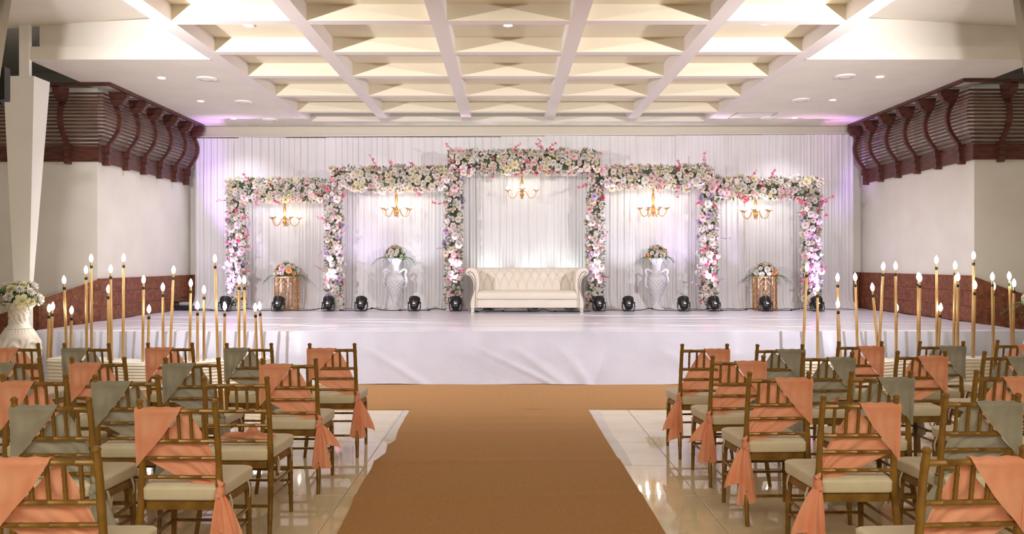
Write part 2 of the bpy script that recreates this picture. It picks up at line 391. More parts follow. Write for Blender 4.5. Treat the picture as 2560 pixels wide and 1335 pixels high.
def balcony(sgn, X, Yc, Yend, xfar, bys, bxs, label):
    o = empty('balcony_screen', (X, Yc, ZW), label, 'balcony')
    lz = -ZW
    def L(x, y, z): return (x-X, y-Yc, z-ZW)
    nsl = 15
    for k in range(nsl):
        z = 3.36+k*(4.10-3.36)/(nsl-1); t = toff(z)-.02; h = .0135
        m = MB(); a = X-sgn*t; 
        x0, x1 = sorted((a-.009, a+.009))
        m.box(*sorted((x0-X, x1-X)), -t, Yend-Yc, z-h-ZW, z+h-ZW); m.build('slat', M['slatwood'], o, smooth=False)
        m = MB(); m.box(*sorted((xfar-X, a-X)), -t-.009, -t+.009, z-h-ZW, z+h-ZW); m.build('slat', M['slatwood'], o, smooth=False)
    # bottom board, top rail
    MB().box(*sorted((-sgn*.0, -sgn*.045)), 0, Yend-Yc, 0, .235, .005).build('bottom_board', M['wood'], o, smooth=False)
    MB().box(*sorted((xfar-X, -sgn*.045)), -.045, 0, 0, .235, .005).build('bottom_board', M['wood'], o, smooth=False)
    MB().box(*sorted((-sgn*.34, -sgn*.385)), -.34, Yend-Yc, ZC-.05-ZW, ZC-.003-ZW).build('top_rail', M['wood'], o, smooth=False)
    MB().box(*sorted((xfar-X, -sgn*.385)), -.385, -.34, ZC-.05-ZW, ZC-.003-ZW).build('top_rail', M['wood'], o, smooth=False)
    for y in bys:
        put('bracket', BM, o, (0, y-Yc, lz), (0, 0, 0 if sgn < 0 else PI))
    for x in bxs:
        put('bracket', BM, o, (x-X, 0, lz), (0, 0, -PI/2))
balcony(-1, XL, YL, 15.3, -9, [12.22, 12.86, 13.48, 14.10, 14.72, 15.26], [-6.62, -7.25, -7.9, -8.5], 'dark wood balcony screen of slats and scroll brackets on the left wall')
balcony(1, XR, YR, 15.3, 9.4, [12.05, 12.70, 13.35, 14.0, 14.65, 15.25], [7.28, 7.95, 8.6], 'dark wood balcony screen of slats and scroll brackets on the right wall')

# ------------------------------------------------------------------ columns
def taper_column(name, tx0, tx1, bx0, bx1, y0t, y1t, y0b, y1b, zt, mat, label, post=None):
    o = empty(name, ((bx0+bx1)/2, (y0b+y1b)/2, 0), label, 'column')
    ox, oy = (bx0+bx1)/2, (y0b+y1b)/2; zb = 1.25
    m = MB()
    m.add([(tx0-ox, y0t-oy, zt), (tx1-ox, y0t-oy, zt), (tx1-ox, y1t-oy, zt), (tx0-ox, y1t-oy, zt),
           (bx0-ox, y0b-oy, zb), (bx1-ox, y0b-oy, zb), (bx1-ox, y1b-oy, zb), (bx0-ox, y1b-oy, zb),
           (bx0-ox, y0b-oy, 0), (bx1-ox, y0b-oy, 0), (bx1-ox, y1b-oy, 0), (bx0-ox, y1b-oy, 0)],
          [(0, 1, 2, 3), (4, 5, 1, 0), (5, 6, 2, 1), (6, 7, 3, 2), (7, 4, 0, 3), (8, 9, 5, 4), (9, 10, 6, 5), (10, 11, 7, 6), (11, 8, 4, 7), (11, 10, 9, 8)])
    m.build('shaft', mat, o, smooth=False)
    if post:
        a, b, c, d, z1 = post
        MB().box(a-ox, b-ox, c-oy, d-oy, zt, z1).build('post', mat, o, smooth=False)
    return o
taper_column('tapered_column', -6.52, -6.12, -6.38, -6.18, 10.30, 10.66, 10.30, 10.38, 3.99, M['column'], 'tall white tapered column rising behind the left carved urn', (-6.32, -6.19, 10.31, 10.37, 4.68))
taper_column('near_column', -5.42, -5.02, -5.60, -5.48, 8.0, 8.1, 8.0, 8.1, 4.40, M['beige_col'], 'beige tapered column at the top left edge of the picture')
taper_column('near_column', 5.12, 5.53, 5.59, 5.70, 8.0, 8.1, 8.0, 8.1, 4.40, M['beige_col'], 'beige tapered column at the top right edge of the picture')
for sx, lab in ((-1, 'black floodlight clamped to the left edge column, aimed at the ceiling'), (1, 'black floodlight clamped to the right edge column, aimed at the stage')):
    x = -5.385 if sx < 0 else 5.60
    o = empty('floodlight', (x, 8.35, 3.30), lab, 'floodlight', 'column floodlights')
    R = Matrix.Rotation(math.radians(-12), 4, 'X')
    m = MB().box(-.05, .05, .10, .20, .0, .36, .01); m.build('housing', M['black'], o, smooth=False)
    MB().box(-.04, .04, .201, .206, .02, .34).build('lens', M['floodlens'], o, smooth=False)
    MB().box(-.10 if sx > 0 else -.06, .26 if sx < 0 else .06, -.17, -.15, -.07, -.045).box(-.02, .02, -.16, .12, -.065, -.05).box(-.02, .02, .10, .13, -.06, .02).build('bracket', M['black'], o, smooth=False)

# ------------------------------------------------------------------ stage
st = empty('stage', (0, YS, 0), 'low wide stage platform wrapped in glossy white vinyl cloth', 'stage')
XS0, XS1 = -6.10, 6.80
def top_fn(u, v):
    x = XS0-.05+(XS1-XS0+.1)*u; y = .012+(15.5-YS)*v
    if v == 0: return (x, -.004, SZ-.012)
    h = .0035*sin(9*v*5.2+1.3*sin(u*7)+u*6)*(1-.4*v)+.002*sin(23*v+9*u)
    return (x, y, SZ-.002+h*(1 if v > 0 else 0))
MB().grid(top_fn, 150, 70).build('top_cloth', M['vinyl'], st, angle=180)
MB().box(XS0, XS1, .02, 5.15, 0, SZ-.02).build('platform', M['grey'], st, smooth=False)
def skirt_fn(u, v):
    x = XS0-.05+(XS1-XS0+.1)*u; z = (SZ-.012)*(1-v)+.008+.006*sin(x*3.1)*v
    amp = .011+.026*max(0, min(1, (abs(x-.2)-1.9)/1.2))
    if -2.2 < x < 4: amp *= .8
    k = 0
    for q, (fr, ph) in enumerate(((9.1, .3), (14.7, 1.9), (5.3, 4.1), (21, 2.2))): k += sin(fr*x+ph+.7*sin(x*1.7+q))/(1+q*.4)
    y = -.006-(.02+.035*v)*v-amp*(k*.5+.8)*min(1, v*2.2+.05)
    y -= .02*max(0, sin(x*1.3+2-2.2*v))*v
    for (xc, sl, a_, wd) in ((.55, .9, .030, .10), (.30, 1.4, .022, .07), (.95, .5, .026, .08), (-1.3, 1.1, .020, .09), (-2.1, .4, .018, .06), (1.15, -.3, .020, .05), (2.4, .8, .016, .09)):
        y -= a_*math.exp(-((x-xc-sl*(v-.8))/wd)**2)*max(0, v-.25)**.8
    return (x, y, z)
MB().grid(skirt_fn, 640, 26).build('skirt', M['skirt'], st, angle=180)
# vinyl wrinkles: long soft ridges across the top
rg = MB()
for k in range(34):
    x = rng.uniform(-5.6, 5.8); y = rng.uniform(.35, 3.3); ln = rng.uniform(.8, 2.6); a = rng.uniform(-.10, .10)+.05*math.copysign(1, x)
    pts = [(x+ln*(t/8-.5), y+a*ln*(t/8-.5)*1.2+.01*sin(t), SZ-.0025) for t in range(9)]
    rg.tube(pts, [.001+.005*sin(PI*t/8) for t in range(9)], 6, flat=2.6)
rg.build('wrinkle', M['vinyl'], st)['kind'] = 'stuff'

# ------------------------------------------------------------------ carpets
def crosscarpet(u, v):
    x = -6.0+12.2*u; y = 8.535+(10.32-8.535)*v
    return (x, y+.012*sin(x*1.1)*(1-v), .006+.002*sin(x*5+y*3)+.0)
cc = MB(); cc.grid(crosscarpet, 120, 14); cc.grid(lambda u, v: (-6+12.2*u, 8.535+.012*sin((-6+12.2*u)*1.1), .006*v), 120, 1)
o = cc.build('cross_carpet', M['carpet'], angle=180); tag(o, 'wide tan carpet strip running across the foot of the stage', 'carpet')
el = [(8.56, -1.035), (7.5, -1.02), (7.0, -.985), (6.85, -1.03), (6.55, -1.0), (6.35, -1.04), (5.6, -1.03), (5.0, -1.0), (4.0, -.965), (3, -.955), (1.6, -.95)]
er = [(8.56, .862), (7.5, .872), (6.4, .885), (6.2, .90), (5, .915), (4, .92), (3, .93), (1.6, .93)]
def itp(tab, y):
    for (a, b) in zip(tab, tab[1:]):
        if b[0] <= y <= a[0]: return a[1]+(b[1]-a[1])*(y-a[0])/(b[0]-a[0])
    return tab[-1][1]
def aisle(u, v):
    y = 1.6+(8.505-1.6)*v; a = itp(el, y); b = itp(er, y); x = a+(b-a)*u
    h = 0
    for (yc, hh, wd, x0) in ((8.05, .010, .09, -.8), (7.35, .008, .10, -.9), (6.22, .024, .07, -.9), (5.28, .020, .08, -.9), (4.4, .008, .12, .3), (7.75, .006, .08, -.2)):
        h += hh*math.exp(-((y-yc-.05*(x-x0))/wd)**2)*(.35+.65*math.exp(-((x-x0)/1.1)**2))
    return (x, y, .013+h+.0015*sin(x*7+y*4))
ac = MB(); ac.grid(aisle, 40, 260)
ac.grid(lambda u, v: (aisle(0, v)[0], aisle(0, v)[1], aisle(0, v)[2]*u), 1, 260); ac.grid(lambda u, v: (aisle(1, v)[0], aisle(1, v)[1], aisle(1, v)[2]*(1-u)), 1, 260)
ac.grid(lambda u, v: (aisle(u, 1)[0], aisle(u, 1)[1], aisle(u, 1)[2]*(1-v)), 40, 1)
o = ac.build('aisle_carpet', M['carpet'], angle=180); tag(o, 'long tan aisle carpet with ripples leading to the stage', 'carpet')
for (lab, xa, xb, y0) in (('thin clear plastic sheet sticking out along the left carpet edge', -1.13, -.9, 7.05), ('thin clear plastic sheet sticking out along the right carpet edge', .8, .975, 6.2)):
    m = MB().grid(lambda u, v: (xa+(xb-xa)*u+.008*sin(v*9)*(1-u if xa < 0 else u), y0+(8.52-y0)*v, .0025+.0012*sin(v*22+u*5)+.001), 6, 60)
    tag(m.build('plastic_sheet', M['plastic'], angle=180), lab, 'plastic sheet')

# ------------------------------------------------------------------ curtain
cu = empty('stage_curtain', (0.3, 15.36, SZ), 'floor-length white sheer pleated curtain covering the back wall of the stage', 'curtain')
NP = 15; cx0, cx1 = -5.98, 6.64; pw = (cx1-cx0)/NP
for p in range(NP):
    r_ = random.Random(50+p); ph = [r_.uniform(0, 6) for _ in range(5)]; nf = r_.choice([6, 7, 7]); off = r_.uniform(-.012, .012)
    zt = 3.97+.07*(p/NP)+r_.uniform(-.012, .012); fl_ = r_.uniform(.06, .22)
    def cf(u, v, p=p, ph=ph, nf=nf, off=off, zt=zt, fl_=fl_):
        uu = u; x = cx0+pw*p-.03+(pw+.06)*uu; z = zt+(SZ+.004-zt)*v
        f = uu*nf+.35*sin(uu*5+ph[0])+.12*v*sin(v*3+ph[1]); s_ = f-math.floor(f)
        fold = min(s_/.16, 1) if s_ < .16 else 1-((s_-.16)/.84)*.55
        fold = fold*.030+.008*sin(uu*nf*12+ph[2])*(.3+.7*v)
        y = 15.36-.0-fold+off
        if v > .93: y -= fl_*((v-.93)/.07)**2*(1+.5*sin(uu*17+ph[3]))
        return (x-.3, y-15.36, z-SZ)
    MB().grid(cf, 150, 22).build('curtain_panel', M['curtain'], cu, angle=60)
MB().tube([(cx0-.3, .03, 4.0-SZ), (cx1-.3, .03, 4.07-SZ)], .012, 8).build('curtain_rod', M['white'], cu)

# ------------------------------------------------------------------ flowers
def petal(m, c, yaw, pitch, ln, wd, cup=.3, ru=0.0, seed=0):
    A = Matrix.Rotation(yaw, 4, 'Z') @ Matrix.Rotation(-pitch, 4, 'Y')
    vs = []
    for (t, w_, h) in ((0, .25, 0), (.55, 1, cup*.55), (1, .62, cup*.5)):
        for s_ in (-1, 0, 1):
            p = Vector((t*ln*(1.0 if s_ else 1.08), s_*w_*wd*.5, h*ln*(.35 if s_ == 0 else .75)+ru*sin(seed+t*9+s_*4)*ln))
            vs.append(Vector(c)+A @ p)
    m.add(vs, [(0, 1, 4, 3), (1, 2, 5, 4), (3, 4, 7, 6), (4, 5, 8, 7)])
def bloom_mesh(kind, mat, seed):
    r_ = random.Random(seed); m = MB()   # unit radius, facing +Z
    if kind == 'carnation':
        for (n, pi_, ln, wd) in ((9, -.15, .95, .62), (9, .3, .98, .62), (8, .7, .98, .6), (6, 1.08, .95, .52), (4, 1.38, .9, .4)):
            o_ = r_.uniform(0, 6)
            for k in range(n): petal(m, (0, 0, 0), o_+2*PI*k/n+r_.uniform(-.15, .15), pi_+r_.uniform(-.12, .12), ln*r_.uniform(.88, 1.08), wd, .25, .06, k*2.1)
    elif kind == 'rose':
        for (n, pi_, ln, wd) in ((6, .05, 1.0, .95), (5, .55, .95, .9), (5, .92, .88, .75), (4, 1.25, .8, .5)):
            o_ = r_.uniform(0, 6)
            for k in range(n): petal(m, (0, 0, 0), o_+2*PI*k/n, pi_+r_.uniform(-.08, .08), ln, wd, .55, .0)
    elif kind == 'mum':
        for (n, pi_, ln, wd) in ((14, .0, 1.0, .28), (13, .35, .97, .26), (11, .7, .9, .25), (8, 1.05, .8, .22), (5, 1.35, .7, .2)):
            o_ = r_.uniform(0, 6)
            for k in range(n): petal(m, (0, 0, 0), o_+2*PI*k/n, pi_+r_.uniform(-.08, .08), ln, wd, .3)
    else:
        for k in range(5): petal(m, (0, 0, 0), 2*PI*k/5, .25+r_.uniform(-.1, .1), 1.0, .8, .35)
        m.ball((0, 0, .12), .2, 6, 3)
    return m.mesh('flower', mat, True, 60)
BL = {}
def bl(kind, col, v=0):
    k = (kind, col, v)
    if k not in BL: BL[k] = bloom_mesh(kind, FM[col], hash(col) % 7+v*11+len(kind) if False else v*11+len(kind)*3+len(col))
    return BL[k]
def place_bloom(parent, kind, col, p, nrm, rad, r_, name='flower'):
    q = Vector(nrm).to_track_quat('Z', 'Y').to_euler()
    o = bpy.data.objects.new(name, bl(kind, col, r_.randint(0, 1))); C.objects.link(o)
    o.location = p; o.rotation_euler = q; o.scale = (rad, rad, rad*.85); o.parent = parent
    return o
def leaf(m, p, d, ln, wd, r_):
    d = Vector(d).normalized(); s_ = d.cross(Vector((r_.uniform(-1, 1), r_.uniform(-1, 1), r_.uniform(-1, 1)))).normalized()
    n_ = d.cross(s_); p = Vector(p)
    m.add([p, p+d*ln*.45+s_*wd*.5+n_*wd*.1, p+d*ln, p+d*ln*.45-s_*wd*.5+n_*wd*.1], [(0, 1, 2, 3)])
def twig_part(parent, p, d, ln, r_, col='hot', n=9):
    """a thin branch with small blossoms: one part, blossoms as its sub-parts"""
    d = Vector(d).normalized(); pts = [Vector(p)]; cur = Vector(d)
    for k in range(6):
        cur = (cur+Vector((r_.uniform(-.3, .3), r_.uniform(-.2, .1), r_.uniform(-.25, .25)))).normalized(); pts.append(pts[-1]+cur*ln/6)
    m = MB().tube(pts, [.006*(1-.7*i/6) for i in range(7)], 5)
    q = m.build('branch', M['twig'], parent)
    for k in range(n):
        i = r_.randint(1, 5); t = r_.random(); pp = pts[i].lerp(pts[i+1], t)+Vector((r_.uniform(-.02, .02), r_.uniform(-.02, .02), r_.uniform(-.02, .02)))
        place_bloom(q, 'small', r_.choice([col, col, 'pink']), pp, (r_.uniform(-1, 1), -1, r_.uniform(-.5, 1)), r_.uniform(.014, .026), r_, 'blossom')
def floral_run(parent, a, b, half_w, half_d, count, r_, pal, vertical, loff):
    """blooms around a box-section garland from a to b (axis points)"""
    a, b = Vector(a), Vector(b); ax = (b-a); ln = ax.length; ax.normalize()
    side = Vector((1, 0, 0)) if vertical else Vector((0, 0, 1)); fwd = Vector((0, -1, 0))
    pts = []
    tries = 0
    while len(pts) < count and tries < count*40:
        tries += 1
        t = r_.uniform(-.02, 1.02); s_ = r_.uniform(-1, 1); face = r_.random()
        if face < .74: off = side*(s_*half_w)+fwd*(half_d+r_.uniform(-.05, .04)); nrm = fwd+side*(s_*.7)
        elif face < 2:
            e = r_.choice((-1, 1)); off = side*(e*(half_w+r_.uniform(-.03, .03)))+fwd*(r_.uniform(-.8, 1)*half_d); nrm = side*e+fwd*r_.uniform(.1, .8)
        else: off = side*(s_*half_w)-fwd*half_d; nrm = -fwd
        rad = r_.choice((.045, .054, .062, .070, .080)); p = a+ax*(t*ln)+off
        if any((p-q).length < (rad+rq)*.58 for q, rq in pts): continue
        pts.append((p, rad))
        nrm = nrm+Vector((r_.uniform(-.5, .5), r_.uniform(-.3, .2), r_.uniform(-.5, .5)))
        col = r_.choices([c for c, _ in pal], [w_ for _, w_ in pal])[0]
        kind = r_.choices(('carnation', 'rose', 'mum', 'small'), (7, 4, 1, .6))[0]
        if col in ('hot', 'pink'): kind = r_.choice(('carnation', 'small')); rad *= .7
        place_bloom(parent, kind, col, p-loff, nrm, rad, r_)
    m = MB(); m2 = MB()
    for k in range(int(ln*520)):
        t = r_.random(); s_ = r_.uniform(-1, 1); f_ = r_.uniform(-1, 1)
        mm = m if r_.random() < .45 else m2
        if r_.random() < .75: f_ = r_.uniform(.5, .95)
        p = a+ax*(t*ln)+side*(s_*half_w*1.02)+fwd*(f_*half_d)-loff
        d = side*(s_+r_.uniform(-.6, .6))+fwd*r_.uniform(.2, 1)+ax*r_.uniform(-.9, .9)
        leaf(mm, p, d, r_.uniform(.045, .085), r_.uniform(.014, .028), r_)
    for mat_ in ('white', 'blush'):
        fb = MB()
        for k in range(int(ln*(95 if mat_ == 'white' else 40))):
            t = r_.random(); s_ = r_.uniform(-1, 1); fc = r_.random()
            off = side*(s_*half_w)+fwd*(half_d+r_.uniform(-.05, .02)) if fc < .7 else side*(math.copysign(1, s_)*half_w)+fwd*(r_.uniform(-.7, 1)*half_d)
            p = a+ax*(t*ln)+off-loff; n_ = (fwd+side*s_*.8+ax*r_.uniform(-.4, .4)).normalized(); R_ = r_.uniform(.024, .036)
            q1 = n_.cross(Vector((.3, .2, 1))).normalized(); q2 = n_.cross(q1)
            for j in range(6):
                a_ = 2*PI*j/6+k; d1 = q1*cos(a_)+q2*sin(a_); d2 = q2*cos(a_)-q1*sin(a_)
                fb.add([p, p+d1*R_*.6+d2*R_*.42+n_*.008, p+d1*R_+n_*.014, p+d1*R_*.6-d2*R_*.42+n_*.008], [(0, 1, 2, 3)])
        fb.build('filler_blossoms', FM[mat_], parent, smooth=False)['kind'] = 'stuff'
    # dark inner core of packed foliage
    c = a-ax*.02-loff; e = b+ax*.02-loff
    hw = half_w*.72; hd = half_d*.7
    core = MB()
    s1 = side*hw; f1 = fwd*hd
    vs = [c-s1-f1, c+s1-f1, c+s1+f1, c-s1+f1, e-s1-f1, e+s1-f1, e+s1+f1, e-s1+f1]
    core.add(vs, [(0, 1, 2, 3), (7, 6, 5, 4), (0, 4, 5, 1), (1, 5, 6, 2), (2, 6, 7, 3), (3, 7, 4, 0)])
    core.build('foam_core', M['darkleaf'], parent, smooth=False)
    m.build('leaves', M['leaf'], parent, smooth=False)['kind'] = 'stuff'
    m2.build('leaves', M['darkleaf'], parent, smooth=False)['kind'] = 'stuff'
PAL_BEAM = [('white', 8), ('cream', 7), ('yellow', 2), ('blush', 3.5), ('pink', 1), ('hot', .7)]
PAL_POST = [('white', 11), ('cream', 2), ('blush', 4), ('lilac', 1.5), ('pink', 1.4), ('hot', .7)]
YA = 14.78
def AX(px): return PX(px, YA)
def AZ(py): return PZ(py, YA)
arches = [
 ('flower_arch', 'outer left flower arch, lowest on that side, white and blush blooms', [(572, 848, 446, 506, 0.03)], [(594, 505, 762)], 11),
 ('flower_arch', 'inner left flower arch joining the tall centre arch', [(828, 1130, 417, 478, 0.0)], [(837, 478, 762)], 12),
 ('flower_arch', 'tallest flower arch at the centre framing the cream sofa', [(1118, 1500, 376, 436, -.05)], [(1135, 436, 762), (1487, 436, 762)], 13),
 ('flower_arch', 'inner right flower arch between the centre arch and the outer arch', [(1500, 1780, 413, 473, 0.0)], [(1769, 473, 762)], 14),
 ('flower_arch', 'outer right flower arch with strongest pink glow', [(1775, 2048, 443, 500, 0.03)], [(2026, 500, 762)], 15)]
for (nm, lab, beams, posts, sd) in arches:
    r_ = random.Random(sd)
    bxc = (beams[0][0]+beams[0][1])/2; loc = Vector((AX(bxc), YA, SZ))
    o = empty(nm, loc, lab, 'flower arch', 'flower arches on the stage')
    for (x0, x1, y0, y1, dy) in beams:
        zc = (AZ(y0)+AZ(y1))/2; hh = (AZ(y0)-AZ(y1))/2-.035
        nb = int((x1-x0)/135*(46 if sd == 13 else 58))
        floral_run(o, (AX(x0)+.04, YA+dy, zc), (AX(x1)-.04, YA+dy, zc), hh, .16, nb, r_, PAL_BEAM, False, loc)
        for k in range(7 if sd == 13 else 4):
            px = r_.uniform(x0+15, x1-15); up = r_.random() < .55
            twig_part(o, Vector((AX(px), YA+dy-.15, zc+(hh if up else -hh)*.8))-loc, (r_.uniform(-1, 1), -.2, (.8 if up else -.5)), r_.uniform(.18, .38), r_, n=8)
        if sd == 13:
            for px, dx in ((1190, -.8), (1245, -1), (1330, 1), (1290, .9)):
                twig_part(o, Vector((AX(px), YA+dy-.15, zc-hh*.9))-loc, (dx, -.1, -.12), .5, r_, n=7)
    for (px, yt, yb_) in posts:
        zt, zb = AZ(yt)+.06, SZ+.10
        floral_run(o, (AX(px), YA, zb), (AX(px), YA, zt), .135, .13, 84 if sd == 13 else 110, r_, PAL_POST, True, loc)
        for k in range(7):
            sd_ = r_.choice((-1, 1)); z = r_.uniform(zb+.2, zt)
            twig_part(o, Vector((AX(px)+sd_*.1, YA-.12, z))-loc, (sd_*1.0, -.2, r_.uniform(-.2, .9)), r_.uniform(.15, .32), r_, 'hot' if px > 1900 or r_.random() < .5 else 'lilac', n=7)
        MB().box(AX(px)-loc.x-.14, AX(px)-loc.x+.14, -.14, .14, 0, .02, .004).box(AX(px)-loc.x-.02, AX(px)-loc.x+.02, -.02, .02, .02, .3).build('foot_plate', M['white'], o, smooth=False)

# ------------------------------------------------------------------ flower arrangements
def bouquet(loc, R, H, label, seed, pal, big=None, fronds=22, frond_len=.3, grp=None, nb=26, rise=1.0):
    r_ = random.Random(seed); o = empty('flower_arrangement', loc, label, 'flowers', grp)
    pts = []; t = 0
    while len(pts) < nb and t < 2000:
        t += 1
        q = r_.uniform(0, 2*PI); e = math.acos(r_.uniform(.0, 1)); rad = r_.choice((.045, .055, .065, .078))*(R/.2)
        n_ = Vector((sin(e)*cos(q), sin(e)*sin(q), cos(e))); p = Vector((n_.x*R, n_.y*R, .03+n_.z*H))
        if any((p-a).length < (rad+b)*.75 for a, b in pts): continue
        pts.append((p, rad)); col = r_.choices([c for c, _ in pal], [w_ for _, w_ in pal])[0]
        place_bloom(o, r_.choice(('carnation', 'rose', 'mum')), col, p, n_, rad, r_)
    for k in range(7):
        q = r_.uniform(0, 2*PI); p = Vector((cos(q)*R*.6, sin(q)*R*.6, H*r_.uniform(.85, 1.15)))
        place_bloom(o, 'small', pal[0][0], p, (cos(q)*.4, sin(q)*.4, 1), .022*(R/.2), r_, 'blossom')
    m = MB()
    for k in range(170):
        q = r_.uniform(0, 2*PI); e = r_.uniform(.2, 1.6); n_ = Vector((sin(e)*cos(q), sin(e)*sin(q), cos(e)))
        p = Vector((n_.x*R*.8, n_.y*R*.8, n_.z*H*.8)); leaf(m, p, n_+Vector((r_.uniform(-.6, .6), r_.uniform(-.6, .6), r_.uniform(-.3, .5))), r_.uniform(.06, .13)*(R/.2), .03, r_)
    m.ball((0, 0, H*.46), R*.7, 10, 6, (1, 1, .42*H/R/.7))
    m.build('leaves', M['leaf'], o, smooth=False)['kind'] = 'stuff'
    for k in range(fronds):
        q = 2*PI*k/fronds+r_.uniform(-.1, .1); ln = frond_len*r_.uniform(.75, 1.2); fr = MB()
        d = Vector((cos(q), sin(q), 0)); base = d*R*.6
        pp = [base+d*(ln*t)+Vector((0, 0, .05*rise*sin(PI*t)-.42*ln*t*t)) for t in [i/6 for i in range(7)]]
        sd_ = Vector((-sin(q), cos(q), 0))
        for i in range(6):
            for e in (-1, 1):
                tip = pp[i]+(d*.7+sd_*e*.45+Vector((0, 0, -.25)))*ln*.42*(1-i/9)
                fr.add([pp[i]-sd_*.004, pp[i]+sd_*.004, pp[i].lerp(tip, .5)+d*.008, tip], [(0, 1, 2, 3)])
        fr.tube(pp, [.004*(1-.6*i/6) for i in range(7)], 4)
        fr.build('palm_frond', M['leaf'], o, smooth=False)
    return o

# ------------------------------------------------------------------ stage vases
def stage_vase(px, label):
    Y = 14.92; z0 = SZ; X = PX(px, Y)
    o = empty('amphora_vase', (X, Y, z0), label, 'vase', 'amphora vases on the stage')
    body = [(.055, .17), (.07, .20), (.085, .24), (.115, .32), (.145, .40), (.165, .47), (.172, .53), (.165, .58), (.145, .625), (.115, .655), (.085, .68), (.075, .72)]
    def dd(q, z, r):
        a = (q*6/(2*PI)*2+z*13) % 1; b = (q*6/(2*PI)*2-z*13) % 1
        g = min(a, 1-a, b, 1-b)
        return (-.018*(1-min(g/.15, 1)) + .010*(sin(PI*a)*sin(PI*b))) if .24 < z < .57 else 0
    bb = []
    for (a, b) in zip(body, body[1:]):
        for k in range(5): t = k/5; bb.append((a[0]+(b[0]-a[0])*t, a[1]+(b[1]-a[1])*t))
    bb.append(body[-1])
    MB().lathe(bb, 96, disp=dd).build('body', M['vase'], o, angle=70)
    MB().lathe([(.14, 0), (.145, .015), (.135, .03), (.12, .04), (.085, .07), (.062, .10), (.05, .13), (.055, .16), (.07, .165), (.07, .18), (.055, .185)], 32).build('foot', M['vase'], o)
    MB().lathe([(.075, .715), (.07, .76), (.075, .82), (.095, .88), (.125, .93), (.15, .955), (.155, .965), (.14, .97), (.10, .95), (.05, .9)], 32, cap=False).build('neck', M['vase'], o)
    for s_ in (-1, 1):
        pts = [(s_*.075, 0, .70), (s_*.12, 0, .735), (s_*.17, 0, .765), (s_*.205, 0, .745), (s_*.205, 0, .70), (s_*.185, 0, .665), (s_*.20, 0, .60), (s_*.215, 0, .53), (s_*.20, 0, .46), (s_*.175, 0, .42), (s_*.155, 0, .40)]
        h = MB().tube(pts, [.02, .022, .022, .022, .02, .018, .024, .026, .022, .018, .012], 10)
        for k in range(9):
            r_ = random.Random(k); h.ball((s_*(.20+.012*r_.uniform(-1, 1)), r_.uniform(-.02, .02), .44+.025*k), .024, 8, 5)
        h.build('handle', M['vase'], o)
    gl = MB().tube([(.09*cos(a), -.155+.03*cos(a)**2 if False else -.10-.05*sin(PI*(a/PI)), .655-.035*sin(a)) for a in [PI*i/10 for i in range(11)]], .009, 6)
    gl.build('garland', M['vase'], o)
    return (X, Y, z0+.965)
BPAL = [('cream', 5), ('white', 5), ('blush', 2), ('peach', 3)]
p = stage_vase(988, 'white amphora vase with grape handles on stage, left of the sofa')
bouquet(p, .17, .19, 'cream and white flower dome with palm fronds topping the left amphora vase', 21, [('cream', 5), ('white', 5), ('blush', 2)], frond_len=.30)
p = stage_vase(1642, 'white amphora vase with grape handles on stage, right of the sofa')
bouquet(p, .17, .19, 'cream and peach flower dome with palm fronds topping the right amphora vase', 22, BPAL, frond_len=.30)

# ------------------------------------------------------------------ gold lattice stands
def gold_stand(px, label):
    Y = 14.9; X = PX(px, Y); H = .62; R = .215
    o = empty('gold_lattice_stand', (X, Y, SZ), label, 'stand', 'gold lattice stands')
    for z in (.012, H): 
        MB().tube([(R*cos(a), R*sin(a), z) for a in [2*PI*i/32 for i in range(33)]], .011, 8, cap=False).build('ring', M['gold'], o)
    MB().lathe([(.01, H), (R, H+.004), (R, H+.012), (.01, H+.012)], 32, cap=False).build('top_disc', M['gold'], o)
    rod = None
    for k in range(10):
        a = 2*PI*k/10+.1
        m = MB().tube([(.010*cos(t*1.2), .010*sin(t*1.2), H*t/40) for t in range(41)], .0075, 6)
        m.tube([(-.010*cos(t*1.2), -.010*sin(t*1.2), H*t/40) for t in range(41)], .0075, 6)
        m.build('twisted_rod', M['gold'], o, (R*cos(a), R*sin(a), 0))
    lt = MB()
    for k in range(14):
        for s_ in (-1, 1):
            lt.tube([((R-.012)*cos(2*PI*k/14+s_*t*.24), (R-.012)*sin(2*PI*k/14+s_*t*.24), H*t/12) for t in range(13)], .0022, 4)
    lt.build('wire_lattice', M['gold'], o)['kind'] = 'stuff'
    return (X, Y, SZ+H+.012)
p = gold_stand(717, 'gold wire lattice drum stand inside the outer left arch')
bouquet(p, .20, .20, 'peach and white flower dome with fronds on the left gold stand', 23, BPAL, frond_len=.32, nb=30)
p = gold_stand(1912, 'gold wire lattice drum stand inside the outer right arch')
bouquet(p, .20, .20, 'peach and white flower dome with fronds on the right gold stand', 24, BPAL, frond_len=.36, nb=30)

